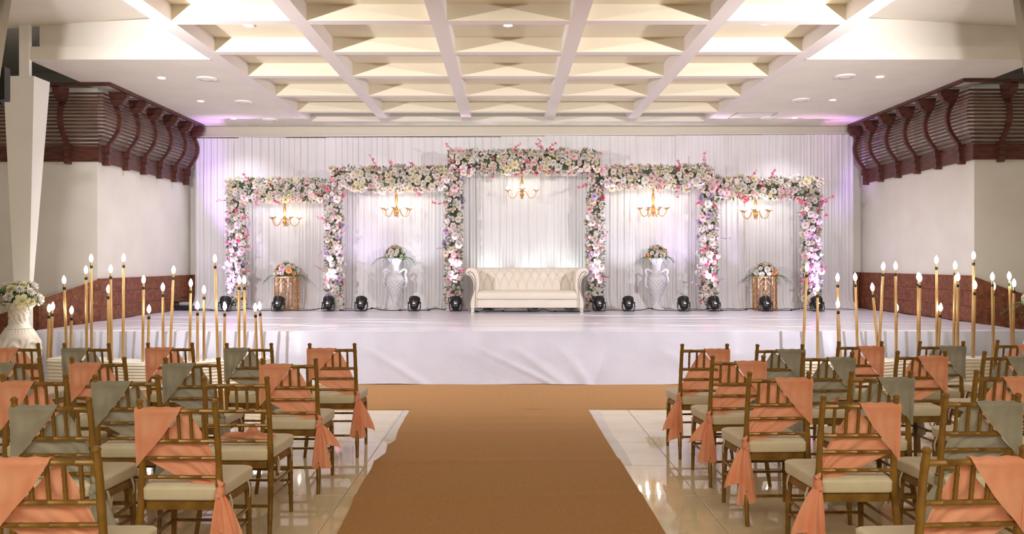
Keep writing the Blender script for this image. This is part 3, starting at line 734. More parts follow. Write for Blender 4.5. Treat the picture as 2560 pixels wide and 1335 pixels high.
# ------------------------------------------------------------------ carved urns beside the stage
def urn(X, Y, label):
    o = empty('carved_urn', (X, Y, 0), label, 'urn', 'carved urns beside the stage')
    pr = [(.19, 0), (.20, .03), (.17, .06), (.12, .09), (.10, .13), (.13, .19), (.17, .27), (.205, .36), (.23, .45), (.238, .53), (.232, .60), (.21, .67), (.175, .73), (.145, .77), (.135, .785), (.125, .80), (.108, .83), (.104, .88), (.108, .94), (.12, .99), (.15, 1.03), (.19, 1.06), (.215, 1.075), (.222, 1.09), (.215, 1.10), (.19, 1.09), (.10, 1.05)]
    bb = []
    for (a, b) in zip(pr, pr[1:]):
        n = max(1, int((b[1]-a[1])/.012)) if b[1] > a[1] else 1
        for k in range(n): t = k/n; bb.append((a[0]+(b[0]-a[0])*t, a[1]+(b[1]-a[1])*t))
    bb.append(pr[-1])
    def dd(q, z, r):
        if .28 < z < .70:
            fx = (q*7/(2*PI)) % 1-.5; fz = (z-.49)/.17
            rr = math.hypot(fx*2.2, fz); an = math.atan2(fz, fx*2.2)
            s_ = sin(an*1+rr*9+(1 if int(q*7/(2*PI)) % 2 else -1)*1.0)
            e = max(0, 1-abs(fz)**4)
            return .019*e*max(-.4, min(1, s_*2.2))
        if .73 < z < .775: return .004*sin(q*30)
        if .83 < z < 1.05: return .009*max(-.3, sin(q*8+sin(z*45)*1.6)*sin(z*70+q*4))
        return 0
    MB().lathe(bb, 150, disp=dd, cap=False).build('body', M['stone'], o, angle=80)
    MB().lathe([(.143, .768), (.152, .776), (.143, .786)], 48, cap=False).build('collar', M['stone'], o)
    MB().box(-.21, .21, -.21, .21, -.0, .03, .006).build('foot', M['stone'], o, smooth=False)
    return (X, Y, 1.07)
UY = 9.75
p = urn(PX(47, UY), UY, 'large white carved urn on the floor at the left end of the stage')
bouquet(p, .22, .22, 'white chrysanthemum arrangement with ferns in the left carved urn', 31, [('white', 8), ('yellow', 3)], fronds=10, frond_len=.26, nb=26)
p = urn(PX(2618, UY), UY, 'large white carved urn cut by the right picture edge')
bouquet(p, .22, .2, 'green fronds and white blooms reaching in at the right picture edge', 32, [('white', 8), ('yellow', 3)], fronds=16, frond_len=.34, nb=22)

# ------------------------------------------------------------------ chandeliers
def chandelier(px, ytop, ybot, n, rot, label):
    Y = YA-.05; X = PX(px, Y); zb = PZ(ybot, Y); zt = PZ(ytop, Y)
    o = empty('chandelier', (X, Y, zb), label, 'chandelier', 'gold chandeliers under the arches', rot)
    H = zt-zb
    st_ = [(.005, .02), (.02, .03), (.032, .05), (.022, .07), (.04, .10), (.045, .13), (.03, .16), (.045, .18), (.03, .20), (.016, .23), (.024, .28), (.03, .34), (.022, .40), (.014, .44), (.03, .455), (.012, .47), (.02, .49), (.006, H+.02)]
    st_ = [(r, z*H/.49) for r, z in st_[:-1]]+[(.006, H+.10)]
    MB().lathe(st_, 16).build('stem', M['gold'], o)
    MB().tube([(.022*cos(a), 0, H+.0+.022*sin(a)) for a in [2*PI*i/12 for i in range(13)]], .004, 6, cap=False).build('hook', M['gold'], o)
    for k in range(n):
        a = 2*PI*k/n
        pts = [(.03, .15), (.06, .165), (.085, .14), (.105, .09), (.135, .045), (.18, .03), (.225, .055), (.25, .10), (.262, .155)]
        ar = MB().tube([(r*cos(a), r*sin(a), z) for r, z in pts], .0065, 6).build('arm', M['gold'], o)
        c = (.262*cos(a), .262*sin(a), .155); cup = MB()
        for j in range(6): petal(cup, c, 2*PI*j/6, .38, .072, .05, .35)
        cup.lathe([(.010, -.01), (.016, .0), (.014, .03)], 10, c); cup.build('cup', M['gold'], ar)
        MB().lathe([(.010, .03), (.02, .045), (.024, .062), (.018, .085), (.008, .105), (.001, .118)], 12, c).build('bulb', M['cbulb'], ar)
for a in ((712, 508, 569, 5, .35, 'gold chandelier hanging from the outer left flower arch'),
          (991, 478, 546, 6, .5, 'gold chandelier hanging from the inner left flower arch'),
          (1305, 440, 500, 4, .0, 'gold chandelier hanging above the sofa'),
          (1633, 474, 545, 8, .25, 'gold chandelier with most arms, hanging from the inner right arch'),
          (1889, 492, 551, 6, .1, 'gold chandelier hanging from the outer right flower arch')): chandelier(*a)

# ------------------------------------------------------------------ sofa
SX = PX(1318, 14.0); SY = 14.05
sf = empty('chesterfield_sofa', (SX, SY, SZ), 'cream button-tufted chesterfield sofa with studded rolled arms at stage centre', 'sofa')
HW = 1.075
def back_fn(u, v):
    x = -.92+1.84*u; prof = [(.46, .34), (.50, .50), (.53, .62), (.55, .70), (.60, .775), (.68, .79), (.74, .74), (.75, .66)]
    t = v*(len(prof)-1); i = min(int(t), len(prof)-2); f = t-i
    y = prof[i][0]+(prof[i+1][0]-prof[i][0])*f; z = prof[i][1]+(prof[i+1][1]-prof[i][1])*f
    pit = .1605; zz = z
    if v < .75:
        # diamond lattice: rows at z=.50 and z=.655
        a = (x/pit)/2+(zz-.655)/(.155*2); b = (x/pit)/2-(zz-.655)/(.155*2)
        if zz < .5: a = b = x/pit/1+.0; a = (x/pit); b = a
        if zz >= .5:
            a = x/pit+(.5 if True else 0)+(zz-.655)/.155*.5; b = x/pit+.5-(zz-.655)/.155*.5
        da = abs(a-round(a)); db = abs(b-round(b)); g = min(da, db)
        if zz < .5: a = x/pit; g = abs(a-round(a))
        puff = .035*(1-math.exp(-(g/.10)))*(1 if zz > .42 else max(0, (zz-.34)/.08))
        y -= puff; 
    return (x, y, z)
MB().grid(back_fn, 300, 56).build('tufted_back', M['sofa'], sf, angle=180)
MB().box(-.95, .95, .60, .74, .10, .70, .02).build('back_panel', M['sofa'], sf)
bt = MB().lathe([(.001, -.010), (.010, -.009), (.014, -.002), (.014, .004)], 10, mat=Matrix.Rotation(-PI/2, 4, 'X') @ Matrix.Scale(-1, 4, (0, 0, 1)), cap=False).mesh('button', M['crystal'])
for k in range(10): put('button', bt, sf, ((k-4.5)*.1605, .528, .655))
for k in range(9): put('button', bt, sf, ((k-4)*.1605, .492, .50))
def seat_fn(u, v):
    x = -.905+1.81*u
    tab = [(.0, .235), (-.015, .25), (-.02, .30), (-.012, .345), (.02, .375), (.08, .39), (.2, .395), (.35, .39), (.50, .385)]
    t = v*8; i = min(int(t), 7); f = t-i; y = tab[i][0]+(tab[i+1][0]-tab[i][0])*f; z = tab[i][1]+(tab[i+1][1]-tab[i][1])*f
    e = min(1, (1-abs(2*u-1))*12); z = .235+(z-.235)*(.86+.14*e)
    return (x, y+.004*sin(x*9), z)
MB().grid(seat_fn, 80, 40).build('seat', M['sofa'], sf, angle=180)
MB().box(-.93, .93, .0, .70, .085, .232, .012).build('base', M['sofa'], sf)
def arm(s_):
    # front outline of the arm (x measured outward from the sofa centre)
    out = [(1.005, .085), (1.015, .16), (1.00, .24), (.965, .33), (.945, .42), (.95, .52), (.975, .60), (1.02, .65), (1.065, .675), (1.085, .715), (1.08, .755), (1.05, .785), (1.00, .795), (.94, .79), (.89, .76), (.86, .70), (.845, .60), (.84, .50), (.85, .42), (.875, .34), (.885, .25), (.89, .085)]
    m = MB(); n = len(out)
    ys = [(-.035, .0), (-.045, -.0), (0, 0), (.35, 0), (.66, 0), (.72, -.02)]
    vs = []; fs = []
    cxm = sum(a for a, _ in out)/n
    for j, (y, sh) in enumerate(((-.02, .94), (-.035, .985), (-.03, 1.0), (.3, 1.0), (.62, 1.0), (.74, .97))):
        for (a, b) in out: vs.append((s_*(cxm+(a-cxm)*(sh if j < 2 or j == 5 else 1)), y, b if j not in (0,) else .4+(b-.4)*.985))
    for j in range(5):
        for i in range(n): k = (i+1) % n; fs.append((j*n+i, j*n+k, j*n+n+k, j*n+n+i))
    m.add(vs, fs)
    # front cap strips between outer and inner edges
    h = n//2
    for i in range(h-1):
        m.add([vs[i], vs[i+1], vs[n-2-i], vs[n-1-i]], [(0, 1, 2, 3)])
        m.add([vs[5*n+i], vs[5*n+i+1], vs[5*n+n-2-i], vs[5*n+n-1-i]], [(0, 1, 2, 3)])
    a_ = m.build('arm', M['sofa'], sf, angle=50)
    # nailheads in two rows
    rows = ([(1.0, .10), (1.0, .17), (.985, .25), (.955, .33), (.925, .42), (.925, .52), (.95, .60), (.99, .65), (1.03, .69), (1.045, .71), (1.02, .725)],
            [(.915, .10), (.915, .20), (.91, .30), (.905, .40), (.90, .50), (.905, .58), (.925, .65), (.96, .70), (1.0, .725)])
    stud = MB().ball((0, 0, 0), .0085, 6, 4, (1, .6, 1)).mesh('nailhead', M['stud'])
    for row in rows:
        acc = 0
        for (p0, p1) in zip(row, row[1:]):
            d = math.hypot(p1[0]-p0[0], p1[1]-p0[1])
            while acc < d:
                f = acc/d; put('nailhead', stud, a_, (s_*(p0[0]+(p1[0]-p0[0])*f), -.036, p0[1]+(p1[1]-p0[1])*f)); acc += .0285
            acc -= d
    for y in (.0, .62):
        MB().box(*sorted((s_*.935, s_*.99)), y, y+.05, 0, .087, .004).build('foot', M['chrome'], sf, smooth=False)
arm(-1); arm(1)

# ------------------------------------------------------------------ stage uplights
def par(px, Y, label, rz=0, col=None, power=0, aim=None, tilt=38):
    X = PX(px, Y); o = empty('stage_uplight', (X, Y, SZ), label, 'stage light', 'stage uplights', rz)
    A = Matrix.Translation((0, 0, .155)) @ Matrix.Rotation(math.radians(-tilt), 4, 'X')
    m = MB().lathe([(.03, -.125), (.06, -.12), (.074, -.10), (.08, -.03), (.088, -.02), (.092, .03), (.10, .035), (.103, .085), (.097, .09), (.09, .075)], 24, mat=A, cap=True)
    m.build('body', M['black'], o)
    fins = MB()
    for k in range(12):
        a = 2*PI*k/12; B = A @ Matrix.Rotation(a, 4, 'Z')
        vs = [B @ Vector(q) for q in ((.088, -.003, -.02), (.088, .003, -.02), (.098, .003, -.01), (.098, -.003, -.01), (.09, -.003, .035), (.09, .003, .035), (.10, .003, .035), (.10, -.003, .035))]
        fins.add(vs, [(0, 1, 2, 3), (7, 6, 5, 4), (0, 4, 5, 1), (1, 5, 6, 2), (2, 6, 7, 3), (3, 7, 4, 0)])
    fins.build('cooling_fins', M['black'], o, smooth=False)['kind'] = 'stuff'
    MB().lathe([(.001, .078), (.088, .078)], 20, mat=A, cap=False).build('lens', M['darkglass'], o)
    # double yoke
    for yy, sp in ((-.02, .10), (.02, -.07)):
        pts = [(-.108, 0, .155), (-.112, -sp*.5, .09), (-.095, -sp, .012), (0, -sp, .012), (.095, -sp, .012), (.112, -sp*.5, .09), (.108, 0, .155)]
        MB().tube(pts, .0065, 6).build('yoke', M['black'], o)
    kn = MB()
    for s_ in (-1, 1): kn.tube([(s_*.09, 0, .155), (s_*.122, 0, .155)], .016, 10)
    kn.build('knob', M['black'], o)
    S = MB()
    for (a, b, c, d) in ((-.018, .004, .018, .030), (-.020, .024, -.020, .006)):
        vs = [A @ Vector((p_, -.0815-.0, q_)) for p_, q_ in ((a, c-.06), (b, c-.06), (b, d-.06), (a, d-.06))]
        S.add(vs, [(0, 1, 2, 3)])
    S.build('sticker', M['sticker'], o, smooth=False)
    if power:
        L_ = A @ Vector((0, 0, .12))
        lamp('upward_spot', 'SPOT', (X+L_.x, Y+L_.y+.0, SZ+L_.z), aim, power, col, spot_size=math.radians(32 if power == 280 else 46 if power == 430 else 84), spot_blend=1.0, shadow_soft_size=.05)
LAV = (.74, .60, 1.0)
PY = 14.42
for (px, lab, rz, col, pw_, ax, az) in (
  (563, 'black stage uplight at far left beside the first flower post', .15, PURP, 430, -5.2, 3.4),
  (696, 'black stage uplight in front of the left gold stand', 0, LAV, 48, -4.3, 2.6),
  (821, 'black stage uplight at the foot of the second flower post', 0, PINK, 280, AX(837), 3.3),
  (903, 'black stage uplight between second flower post and left vase', 0, LAV, 42, -2.7, 3.0),
  (1036, 'black stage uplight between left vase and third flower post', 0, COOL, 44, -1.8, 3.0),
  (1139, 'black stage uplight touching the left end of the sofa', 0, PINK, 280, AX(1135), 3.4),
  (1498, 'black stage uplight touching the right end of the sofa', 0, PINK, 280, AX(1487), 3.4),
  (1571, 'black stage uplight between the sofa and the right vase', 0, COOL, 44, 2.3, 3.0),
  (1709, 'black stage uplight between right vase and fifth flower post', 0, LAV, 48, 3.2, 3.0),
  (1785, 'black stage uplight at the foot of the fifth flower post', 0, PINK, 280, AX(1769), 3.3),
  (1914, 'black stage uplight in front of the right gold stand', 0, LAV, 48, 4.8, 2.7),
  (2043, 'black stage uplight at far right beside the last flower post', -.1, PURP, 430, 6.1, 3.2)):
    par(px, PY, lab, rz, col, pw_, (ax, 15.25 if pw_ != 280 else 14.85, az))
for (px, lab, ax) in ((1222, 'black stage uplight behind the sofa, left of three', -.3), (1331, 'black stage uplight behind the sofa, middle of three', .45), (1425, 'black stage uplight behind the sofa, right of three', 1.2)):
    par(px, 15.02, lab, 0, (.88, .98, .95), 26, (ax, 15.4, 3.2), 20)
# added pink spots without fixtures, for the glow on the two end flower posts
lamp('upward_spot', 'SPOT', (AX(594)-.1, 14.45, SZ+.25), (AX(594), 14.9, 3.3), 150, PINK, spot_size=math.radians(36), spot_blend=.9, shadow_soft_size=.05)
lamp('upward_spot', 'SPOT', (AX(2026)+.1, 14.45, SZ+.25), (AX(2026), 14.9, 3.3), 200, (1, .36, .85), spot_size=math.radians(36), spot_blend=.9, shadow_soft_size=.05)

# cables
def cable(px0, px1, Y, label, seed, n=60):
    r_ = random.Random(seed); pts = []
    for i in range(n+1):
        t = i/n; x = PX(px0+(px1-px0)*t, Y); y = Y+.05*sin(t*n*.35+seed)+.03*sin(t*n*.9)+r_.uniform(-.006, .006)
        z = SZ+.010+.035*max(0, sin(t*n*.22+seed*2))**6
        pts.append((x, y, z))
    m = MB().tube(pts, .007, 5)
    for k in range(3, n, 13): m.tube([pts[k], pts[k+1]], .014, 6)
    o = m.build('power_cable', M['cable']); tag(o, label, 'cable', 'power cables on the stage')
cable(455, 835, 14.58, 'black power cable snaking past the left gold stand', 1)
cable(835, 1170, 14.60, 'black power cable running past the foot of the left vase', 2)
cable(1175, 1475, 14.30, 'black power cable seen under the sofa', 3)
cable(1480, 1790, 14.60, 'black power cable running past the foot of the right vase', 4)
cable(1790, 2060, 14.58, 'black power cable snaking past the right gold stand', 5)
# equipment heap at the left wall
o = empty('equipment_bag', (PX(455, 14.7), 14.75, SZ), 'black heap of lighting gear and coiled cable against the left wall', 'equipment')
MB().box(-.22, .16, -.13, .13, .0, .09, .02).build('case', M['black'], o)
MB().box(-.05, .12, -.06, .07, .09, .15, .015).build('control_box', M['grey'], o)
r_ = random.Random(4)
MB().tube([((.13+.02*sin(t*3))*cos(t*.8)-.02, .13*sin(t*.8), .10+.012*t+.02*sin(t*2)) for t in [i*.5 for i in range(30)]][:22], .009, 6).build('coiled_cable', M['cable'], o)
MB().box(-.20, -.11, -.135, -.128, .02, .045).build('yellow_label', new_mat('yellow_label', (.7, .55, .05), .5), o)
MB().tube([(.0, -.1, .05), (.12, -.16, .02), (.3, -.17, .02), (.5, -.12, .03), (.62, -.16, .01)], .007, 6).build('loose_cable', M['cable'], o)

# ------------------------------------------------------------------ draped troughs and light poles
def trough(x0, x1, y0, y1, h, label, seed):
    o = empty('draped_trough', ((x0+x1)/2, (y0+y1)/2, 0), label, 'planter box', 'draped troughs at the stage foot')
    ox, oy = (x0+x1)/2, (y0+y1)/2
    MB().box(x0-ox+.02, x1-ox-.02, y0-oy+.02, y1-oy-.02, .0, h-.02).build('box', M['white'], o, smooth=False)
    r_ = random.Random(seed); ph = [r_.uniform(0, 6) for _ in range(4)]
    per = [(x0-ox, y1-oy), (x0-ox, y0-oy), (x1-ox, y0-oy), (x1-ox, y1-oy)]
    ls = [0]; 
    for a, b in zip(per, per[1:]): ls.append(ls[-1]+math.hypot(b[0]-a[0], b[1]-a[1]))
    def fn(u, v):
        s_ = u*ls[-1]; i = 0
        while i < 2 and s_ > ls[i+1]: i += 1
        f = (s_-ls[i])/(ls[i+1]-ls[i]); x = per[i][0]+(per[i+1][0]-per[i][0])*f; y = per[i][1]+(per[i+1][1]-per[i][1])*f
        n_ = ((-1, 0), (0, -1), (1, 0))[i]
        g = .5+.5*sin(v*2*PI*9+ph[0]+3.0*sin(x*1.4+ph[1])+x*2.2); d = .012+.022*g**.6
        zt = h+.03*sin(x*2.1+ph[2]); z = zt*(1-v)+.004
        return (x+n_[0]*d, y+n_[1]*d, z)
    MB().grid(fn, 150, 90).build('pleated_cloth', M['pleated'], o, angle=180)
    def tf(u, v):
        x = x0-ox+(x1-x0)*u; y = y0-oy+(y1-y0)*v; zt = h+.03*sin(x*2.1+ph[2])
        return (x, y-.02*(1-v), zt+.010*sin(v*18+3*sin(x*2)))
    MB().grid(tf, 90, 16).build('top_cloth', M['pleated'], o, angle=180)
    return o
trough(PX(120, 9.8), PX(660, 9.8), 9.8, 10.14, .36, 'low trough draped in pleated cream cloth holding the left light poles', 1)
trough(PX(2000, 9.8), 6.33, 9.8, 10.14, .36, 'low trough draped in pleated cream cloth holding the right light poles', 2)
LP = [(123, 769, 120), (132, 764, 127), (160, 698, 167), (179, 774, 177), (215, 673, 217), (228, 644, 229), (271, 721, 271), (276.5, 671, 279), (309, 643, 308),
      (359, 697, 357), (372.5, 771, 370), (407, 716, 408), (434, 673, 425.5), (477, 706, 474), (493.6, 762, 494), (510, 722.5, 510), (537.4, 645, 544), (562, 764, 561),
      (598, 698, 597.5), (610.6, 698, 612), (638, 767, 642), (649, 763, 657)]
RP = [(2017.6, 666.6, 2007), (2043.6, 717, 2044), (2094, 692, 2096), (2094.5, 758, 2101), (2138, 691, 2144), (2181, 716.5, 2196), (2208.4, 664, 2197), (2239, 663, 2240.5),
      (2241.5, 767, 2240), (2296, 689.5, 2295), (2300, 693, 2297), (2341, 648, 2342.5), (2351.7, 767, 2345), (2388, 662, 2383.5), (2395, 691, 2393.5), (2434, 637, 2431.5), (2437.5, 711, 2433),
      (2481, 690, 2483), (2484, 714, 2482), (2523, 688, 2531), (2535, 706, 2532)]
def light_pole(tx, ty, bx, Y, label, grp):
    zt = PZ(ty, Y); by = 890.0; z9 = PZ(by, Y); xt = PX(tx, Y); x9 = PX(bx, Y)
    zb = .30; k = (x9-xt)/(z9-zt) if abs(z9-zt) > .01 else 0
    xb = xt+k*(zb-zt)
    o = empty('light_pole', (xb, Y, zb), label, 'pole light', grp)
    top = Vector((xt-xb, 0, zt-zb)); d = top.normalized(); 
    R = d.to_track_quat('Z', 'Y').to_matrix().to_4x4(); L_ = top.length
    rad = .0165
    MB().lathe([(rad*1.05, 0), (rad, L_*.5), (rad*.93, L_-.10)], 12, mat=R).build('pole', M['pole'], o)
    MB().lathe([(rad*.98, L_-.135), (rad*1.06, L_-.132), (rad*1.06, L_-.10), (rad*.9, L_-.098)], 12, mat=R, cap=False).build('tape_band', M['cable'], o)
    MB().lathe([(rad*.7, L_-.10), (rad*.8, L_-.085), (rad*.6, L_-.065), (rad*.75, L_-.055)], 12, mat=R).build('socket', M['gold'], o)
    MB().lathe([(.010, L_-.056), (.020, L_-.035), (.024, L_-.012), (.020, L_+.012), (.010, L_+.034), (.002, L_+.048)], 12, mat=R).build('bulb', M['bulb'], o)
for grp, side, lst in (('light poles in the left trough', 'left', LP), ('light poles in the right trough', 'right', RP)):
    n = len(lst); r_ = random.Random(7)
    for i, (tx, ty, bx) in enumerate(lst):
        size = 'short' if ty > 750 else ('tall' if ty < 680 else 'medium')
        if i+1 <= n//2+1: pos = ORD[i+1]+' from the left' if i else 'leftmost'
        else: pos = ORD[n-i]+' from the right' if i < n-1 else 'rightmost'
        if n-i == 1: pos = 'rightmost'
        lean = ', leaning' if abs(tx-bx) > 5 else ''
        light_pole(tx, ty, bx, 9.88+.17*((i*5) % 7)/7, '%s gold light pole%s, %s in the %s cluster' % (size, lean, pos, side), grp)

# ------------------------------------------------------------------ banquet chairs
HT = .92
def ringed(m, p0, p1, r0, r1, n=9, rings=(), seg=10):
    """bamboo-look tube with raised rings"""
    p0, p1 = Vector(p0), Vector(p1); L_ = (p1-p0).length; ts = {0.0: r0, 1.0: r1}
    for q in rings:
        rr = r0+(r1-r0)*q; e = .004/L_
        ts[max(0, q-2.2*e)] = rr; ts[max(0, q-e)] = rr*1.13; ts[min(1, q+e)] = rr*1.13; ts[min(1, q+2.2*e)] = rr
    ks = sorted(ts); m.tube([p0.lerp(p1, k) for k in ks], [ts[k] for k in ks], n)
def rear_post(s_):
    m = MB(); P_ = [(s_*.212, -.285, 0), (s_*.200, -.225, .22), (s_*.192, -.198, .42), (s_*.188, -.200, .60), (s_*.184, -.218, .80), (s_*.1825, -.238, .905)]
    rr = [.0125, .0165, .0185, .0155, .0145, .014]
    pts = []; rs = []
    for i in range(5):
        a, b = Vector(P_[i]), Vector(P_[i+1])
        for k in range(6):
            t = k/6; pts.append(a.lerp(b, t)); r0 = rr[i]+(rr[i+1]-rr[i])*t; rs.append(r0*(1.14 if k == 3 else 1))
    pts.append(Vector(P_[-1])); rs.append(.014)
    pts += [Vector((s_*.1825, -.2385, .908)), Vector((s_*.1825, -.239, .914)), Vector((s_*.1825, -.24, .922))]; rs += [.0175, .0175, .010]
    m.tube(pts, rs, 10); return m
def yb(z):   # y of the back plane at height z
    T = [(.42, -.198), (.60, -.200), (.80, -.218), (.92, -.24)]
    for (a, b) in zip(T, T[1:]):
        if a[0] <= z <= b[0]: return a[1]+(b[1]-a[1])*(z-a[0])/(b[0]-a[0])
    return T[0][1]
CM = {}
def cm(name, mb, mat, angle=40): CM[name] = mb.mesh(name.split('/')[0], mat, True, angle)
for s_ in (-1, 1):
    cm('rear_leg/%d' % s_, rear_post(s_), M['chair'])
    m = MB(); ringed(m, (s_*.205, .195, 0), (s_*.198, .185, .40), .0125, .0185, 10, (.3, .62, .9)); cm('leg/%d' % s_, m, M['chair'])
    m = MB()
    for z in (.27, .20): ringed(m, (s_*.200, -.235+.02*(.27-z)/.07*-1, z), (s_*.201, .188, z), .009, .009, 8, (.25, .5, .75))
    cm('side_stretcher/%d' % s_, m, M['chair'])
for nm, z, r in (('top_rail', .862, .0125), ('lower_rail', .712, .0115), ('back_rail/1', .628, .0105), ('back_rail/2', .535, .0105)):
    m = MB(); ringed(m, (-.18, yb(z), z), (.18, yb(z), z), r, r, 8, (.2, .5, .8)); cm(nm, m, M['chair'])
m = MB(); a, b = .712, .862
ringed(m, (0, yb(a), a), (0, yb(b), b), .0085, .0085, 8, (.3, .7)); cm('spindle', m, M['chair'])
m = MB(); ringed(m, (-.20, -.25, .17), (.20, -.25, .17), .009, .009, 8, (.25, .5, .75)); cm('stretcher/r', m, M['chair'])
m = MB()
for z in (.27, .20): ringed(m, (-.2, .19, z), (.2, .19, z), .009, .009, 8, (.25, .5, .75))
cm('stretcher/f', m, M['chair'])
def rrect(hx0, hx1, y0, y1, rad, n=5):
    # trapezoid with rounded corners: wider at the front
    cs = [(-hx0, y0, 1, 1, PI), (hx0, y0, -1, 1, 1.5*PI), (hx1, y1, -1, -1, 0), (-hx1, y1, 1, -1, .5*PI)]
    out = []
    for (x, y, dx, dy, a0) in cs:
        for k in range(n+1):
            a = a0+.5*PI*k/n; out.append((x+dx*rad+rad*cos(a), y+dy*rad+rad*sin(a)))
    return out
sf_o = rrect(.185, .212, -.205, .205, .035)
def stack(levels):
    m = MB(); n = len(sf_o); vs = []; fs = []
    for (sc, z) in levels:
        for (x, y) in sf_o: vs.append((x*sc, y*sc, z))
    for j in range(len(levels)-1):
        for i in range(n): k = (i+1) % n; fs.append((j*n+i, j*n+k, j*n+n+k, j*n+n+i))
    fs += [tuple(range(n-1, -1, -1)), tuple((len(levels)-1)*n+i for i in range(n))]
    m.add(vs, fs); return m
cm('seat_frame', stack([(.96, .375), (1.0, .378), (1.0, .416), (.97, .42)]), M['chair'])
cm('cushion', stack([(.95, .42), (1.02, .424), (1.045, .434), (1.05, .476), (1.055, .482), (1.02, .490), (.93, .497), (.6, .502), (.2, .504)]), M['cushion'], 80)
m = MB()
for s_ in (-1, 1):
    for yy in (-.12, .14):
        m.grid(lambda u, v, s_=s_, yy=yy: (s_*(.212+.008*sin(PI*v)), yy+.02*(u-.5)+.03*v, .43-.10*v), 1, 5)
    m.grid(lambda u, v, s_=s_: (s_*(.205-.02*v), -.10+.018*(u-.5)+.10*v, .40-.09*sin(PI*v)), 1, 10)
cm('cushion_strap', m, M['cushion'])

def sash_meshes(seed):
    """meshes of a sash draped over the left top corner and knotted round the right post (mirror for the other side)"""
    r_ = random.Random(seed); p1, p2, p3 = r_.uniform(0, 6), r_.uniform(0, 6), r_.uniform(0, 6)
    xr = r_.uniform(-.01, .03)
    m = MB()
    def flap(u, v):
        x = -.205+(xr+.205)*u; Lf = .27*(1-u)**.92+.012
        tip = -.205
        if v < .2:
            t = v/.2; a = PI*t; return (x, -.2275+.022*cos(a) if True else 0, .866+.016*sin(a)+.002*sin(u*20+p1))
        t = (v-.2)/.8; z = .866-Lf*t
        y = yb(max(.42, z))-.020-.006*sin(u*11+t*4+p1)*t-.006*u
        return (x-.006*t, y, z)
    m.grid(flap, 22, 22)
    def wrap(u, v):  # round the outer side of the post
        a = PI*u; z = .868-.26*v
        return (-.1845-.024*sin(a)-.002, yb(max(.42, z))-.02*cos(a), z)
    m.grid(wrap, 8, 8)
    def sheet(u, v):
        s_ = u
        A = Vector((xr+.015, 0, .868)).lerp(Vector((.20, 0, .50)), s_); B = Vector((-.188, 0, .625)).lerp(Vector((.190, 0, .455)), s_)
        bow = sin(PI*s_); A.x += .02*bow; B.z -= .012*bow
        p = A.lerp(B, v); y = yb(max(.42, min(.92, p.z)))+.020+(.010*sin(v*13+p2+s_*2)+.006*sin(v*27+p3))*(.5+.5*s_)*.9
        if s_ > .82: y -= (s_-.82)/.18*.03
        return (p.x, y, p.z)
    m.grid(sheet, 30, 26)
    # back to the knot: a bundle round the outer side of the right post
    def bundle(u, v):
        a = -PI*.55+PI*1.1*u; q = .034*(.7+.3*sin(v*9+p1)); zz = .480+.024*(v-.5)*2-.01*u
        return (.192+.026*cos(a), -.200-.028*sin(a), zz)
    m.grid(bundle, 10, 6)
    body = m
    k = MB(); k.ball((.205, -.232, .472), .024, 10, 7, (.9, .85, 1.25)); k.ball((.198, -.240, .455), .016, 8, 5)
    # a small bow loop above the knot
    k.grid(lambda u, v: (.205+.03*sin(PI*v)*(u-.3), -.235-.02*sin(2*PI*v)*.6, .485+.05*sin(PI*v)*(1-.4*u)), 6, 10)
    tails = []
    L1, L2 = r_.uniform(.26, .42), r_.uniform(.14, .27)
    for (Lt, dx, sp, q1) in ((L1, r_.uniform(-.01, .05), r_.uniform(.10, .14), p2), (L2, r_.uniform(.05, .10), r_.uniform(.09, .13), p3)):
        t_ = MB()
        def tail(u, v, Lt=Lt, dx=dx, sp=sp, q1=q1):
            wd = .018+sp*(v**.75); x = .205+dx*v**.8+wd*(u-.5)*1.1; z = .465-Lt*v+.02*dx/.1*v*(1-v)
            y = -.240-.02*v+.020*sin(u*9+q1+v*1.5)*(.25+v*.75)+(.02 if dx > .05 else -.005)
            if v > .97: z += .012*sin(u*6+q1)
            return (x, y, z-.018*(u-.5)*(v > .9))
        t_.grid(tail, 16, 20); tails.append(t_)
    return body, k, tails
SM = {}
def sash_set(col, seed, mir):
    key = (col, seed, mir)
    if key not in SM:
        b, k, t = sash_meshes(seed); out = []
        for nm, mb in (('sash', b), ('knot', k), ('tail', t[0]), ('tail', t[1])):
            if mir:
                mb.v = [(-x, y, z) for x, y, z in mb.v]; mb.f = [f[::-1] for f in mb.f]
            out.append((nm, mb.mesh(nm, M['peach' if col == 'peach' else 'greycloth'], True, 180)))
        SM[key] = out
    return SM[key]
def chair(X, Y, rz, label, col, seed, mir, grp):
    o = empty('banquet_chair', (X, Y, 0), label, 'chair', grp, rz)
    for s_ in (-1, 1):
        put('leg', CM['rear_leg/%d' % s_], o); put('leg', CM['leg/%d' % s_], o); put('side_stretcher', CM['side_stretcher/%d' % s_], o)
    put('top_rail', CM['top_rail'], o); put('lower_rail', CM['lower_rail'], o); put('back_rail', CM['back_rail/1'], o); put('back_rail', CM['back_rail/2'], o)
    for k in range(5): put('spindle', CM['spindle'], o, ((k-2)*.0605, 0, 0))
    put('stretcher', CM['stretcher/r'], o); put('stretcher', CM['stretcher/f'], o)
    put('seat_frame', CM['seat_frame'], o)
    c = put('seat_cushion', CM['cushion'], o); put('cushion_strap', CM['cushion_strap'], c)['kind'] = 'stuff'
    if col:
        ms = sash_set(col, seed, mir); b = put('sash', ms[0][1], o); b['label'] = 'peach satin sash' if col == 'peach' else 'grey satin sash'
        for nm, me in ms[1:]: put(nm, me, b)
    return o
CW = .365
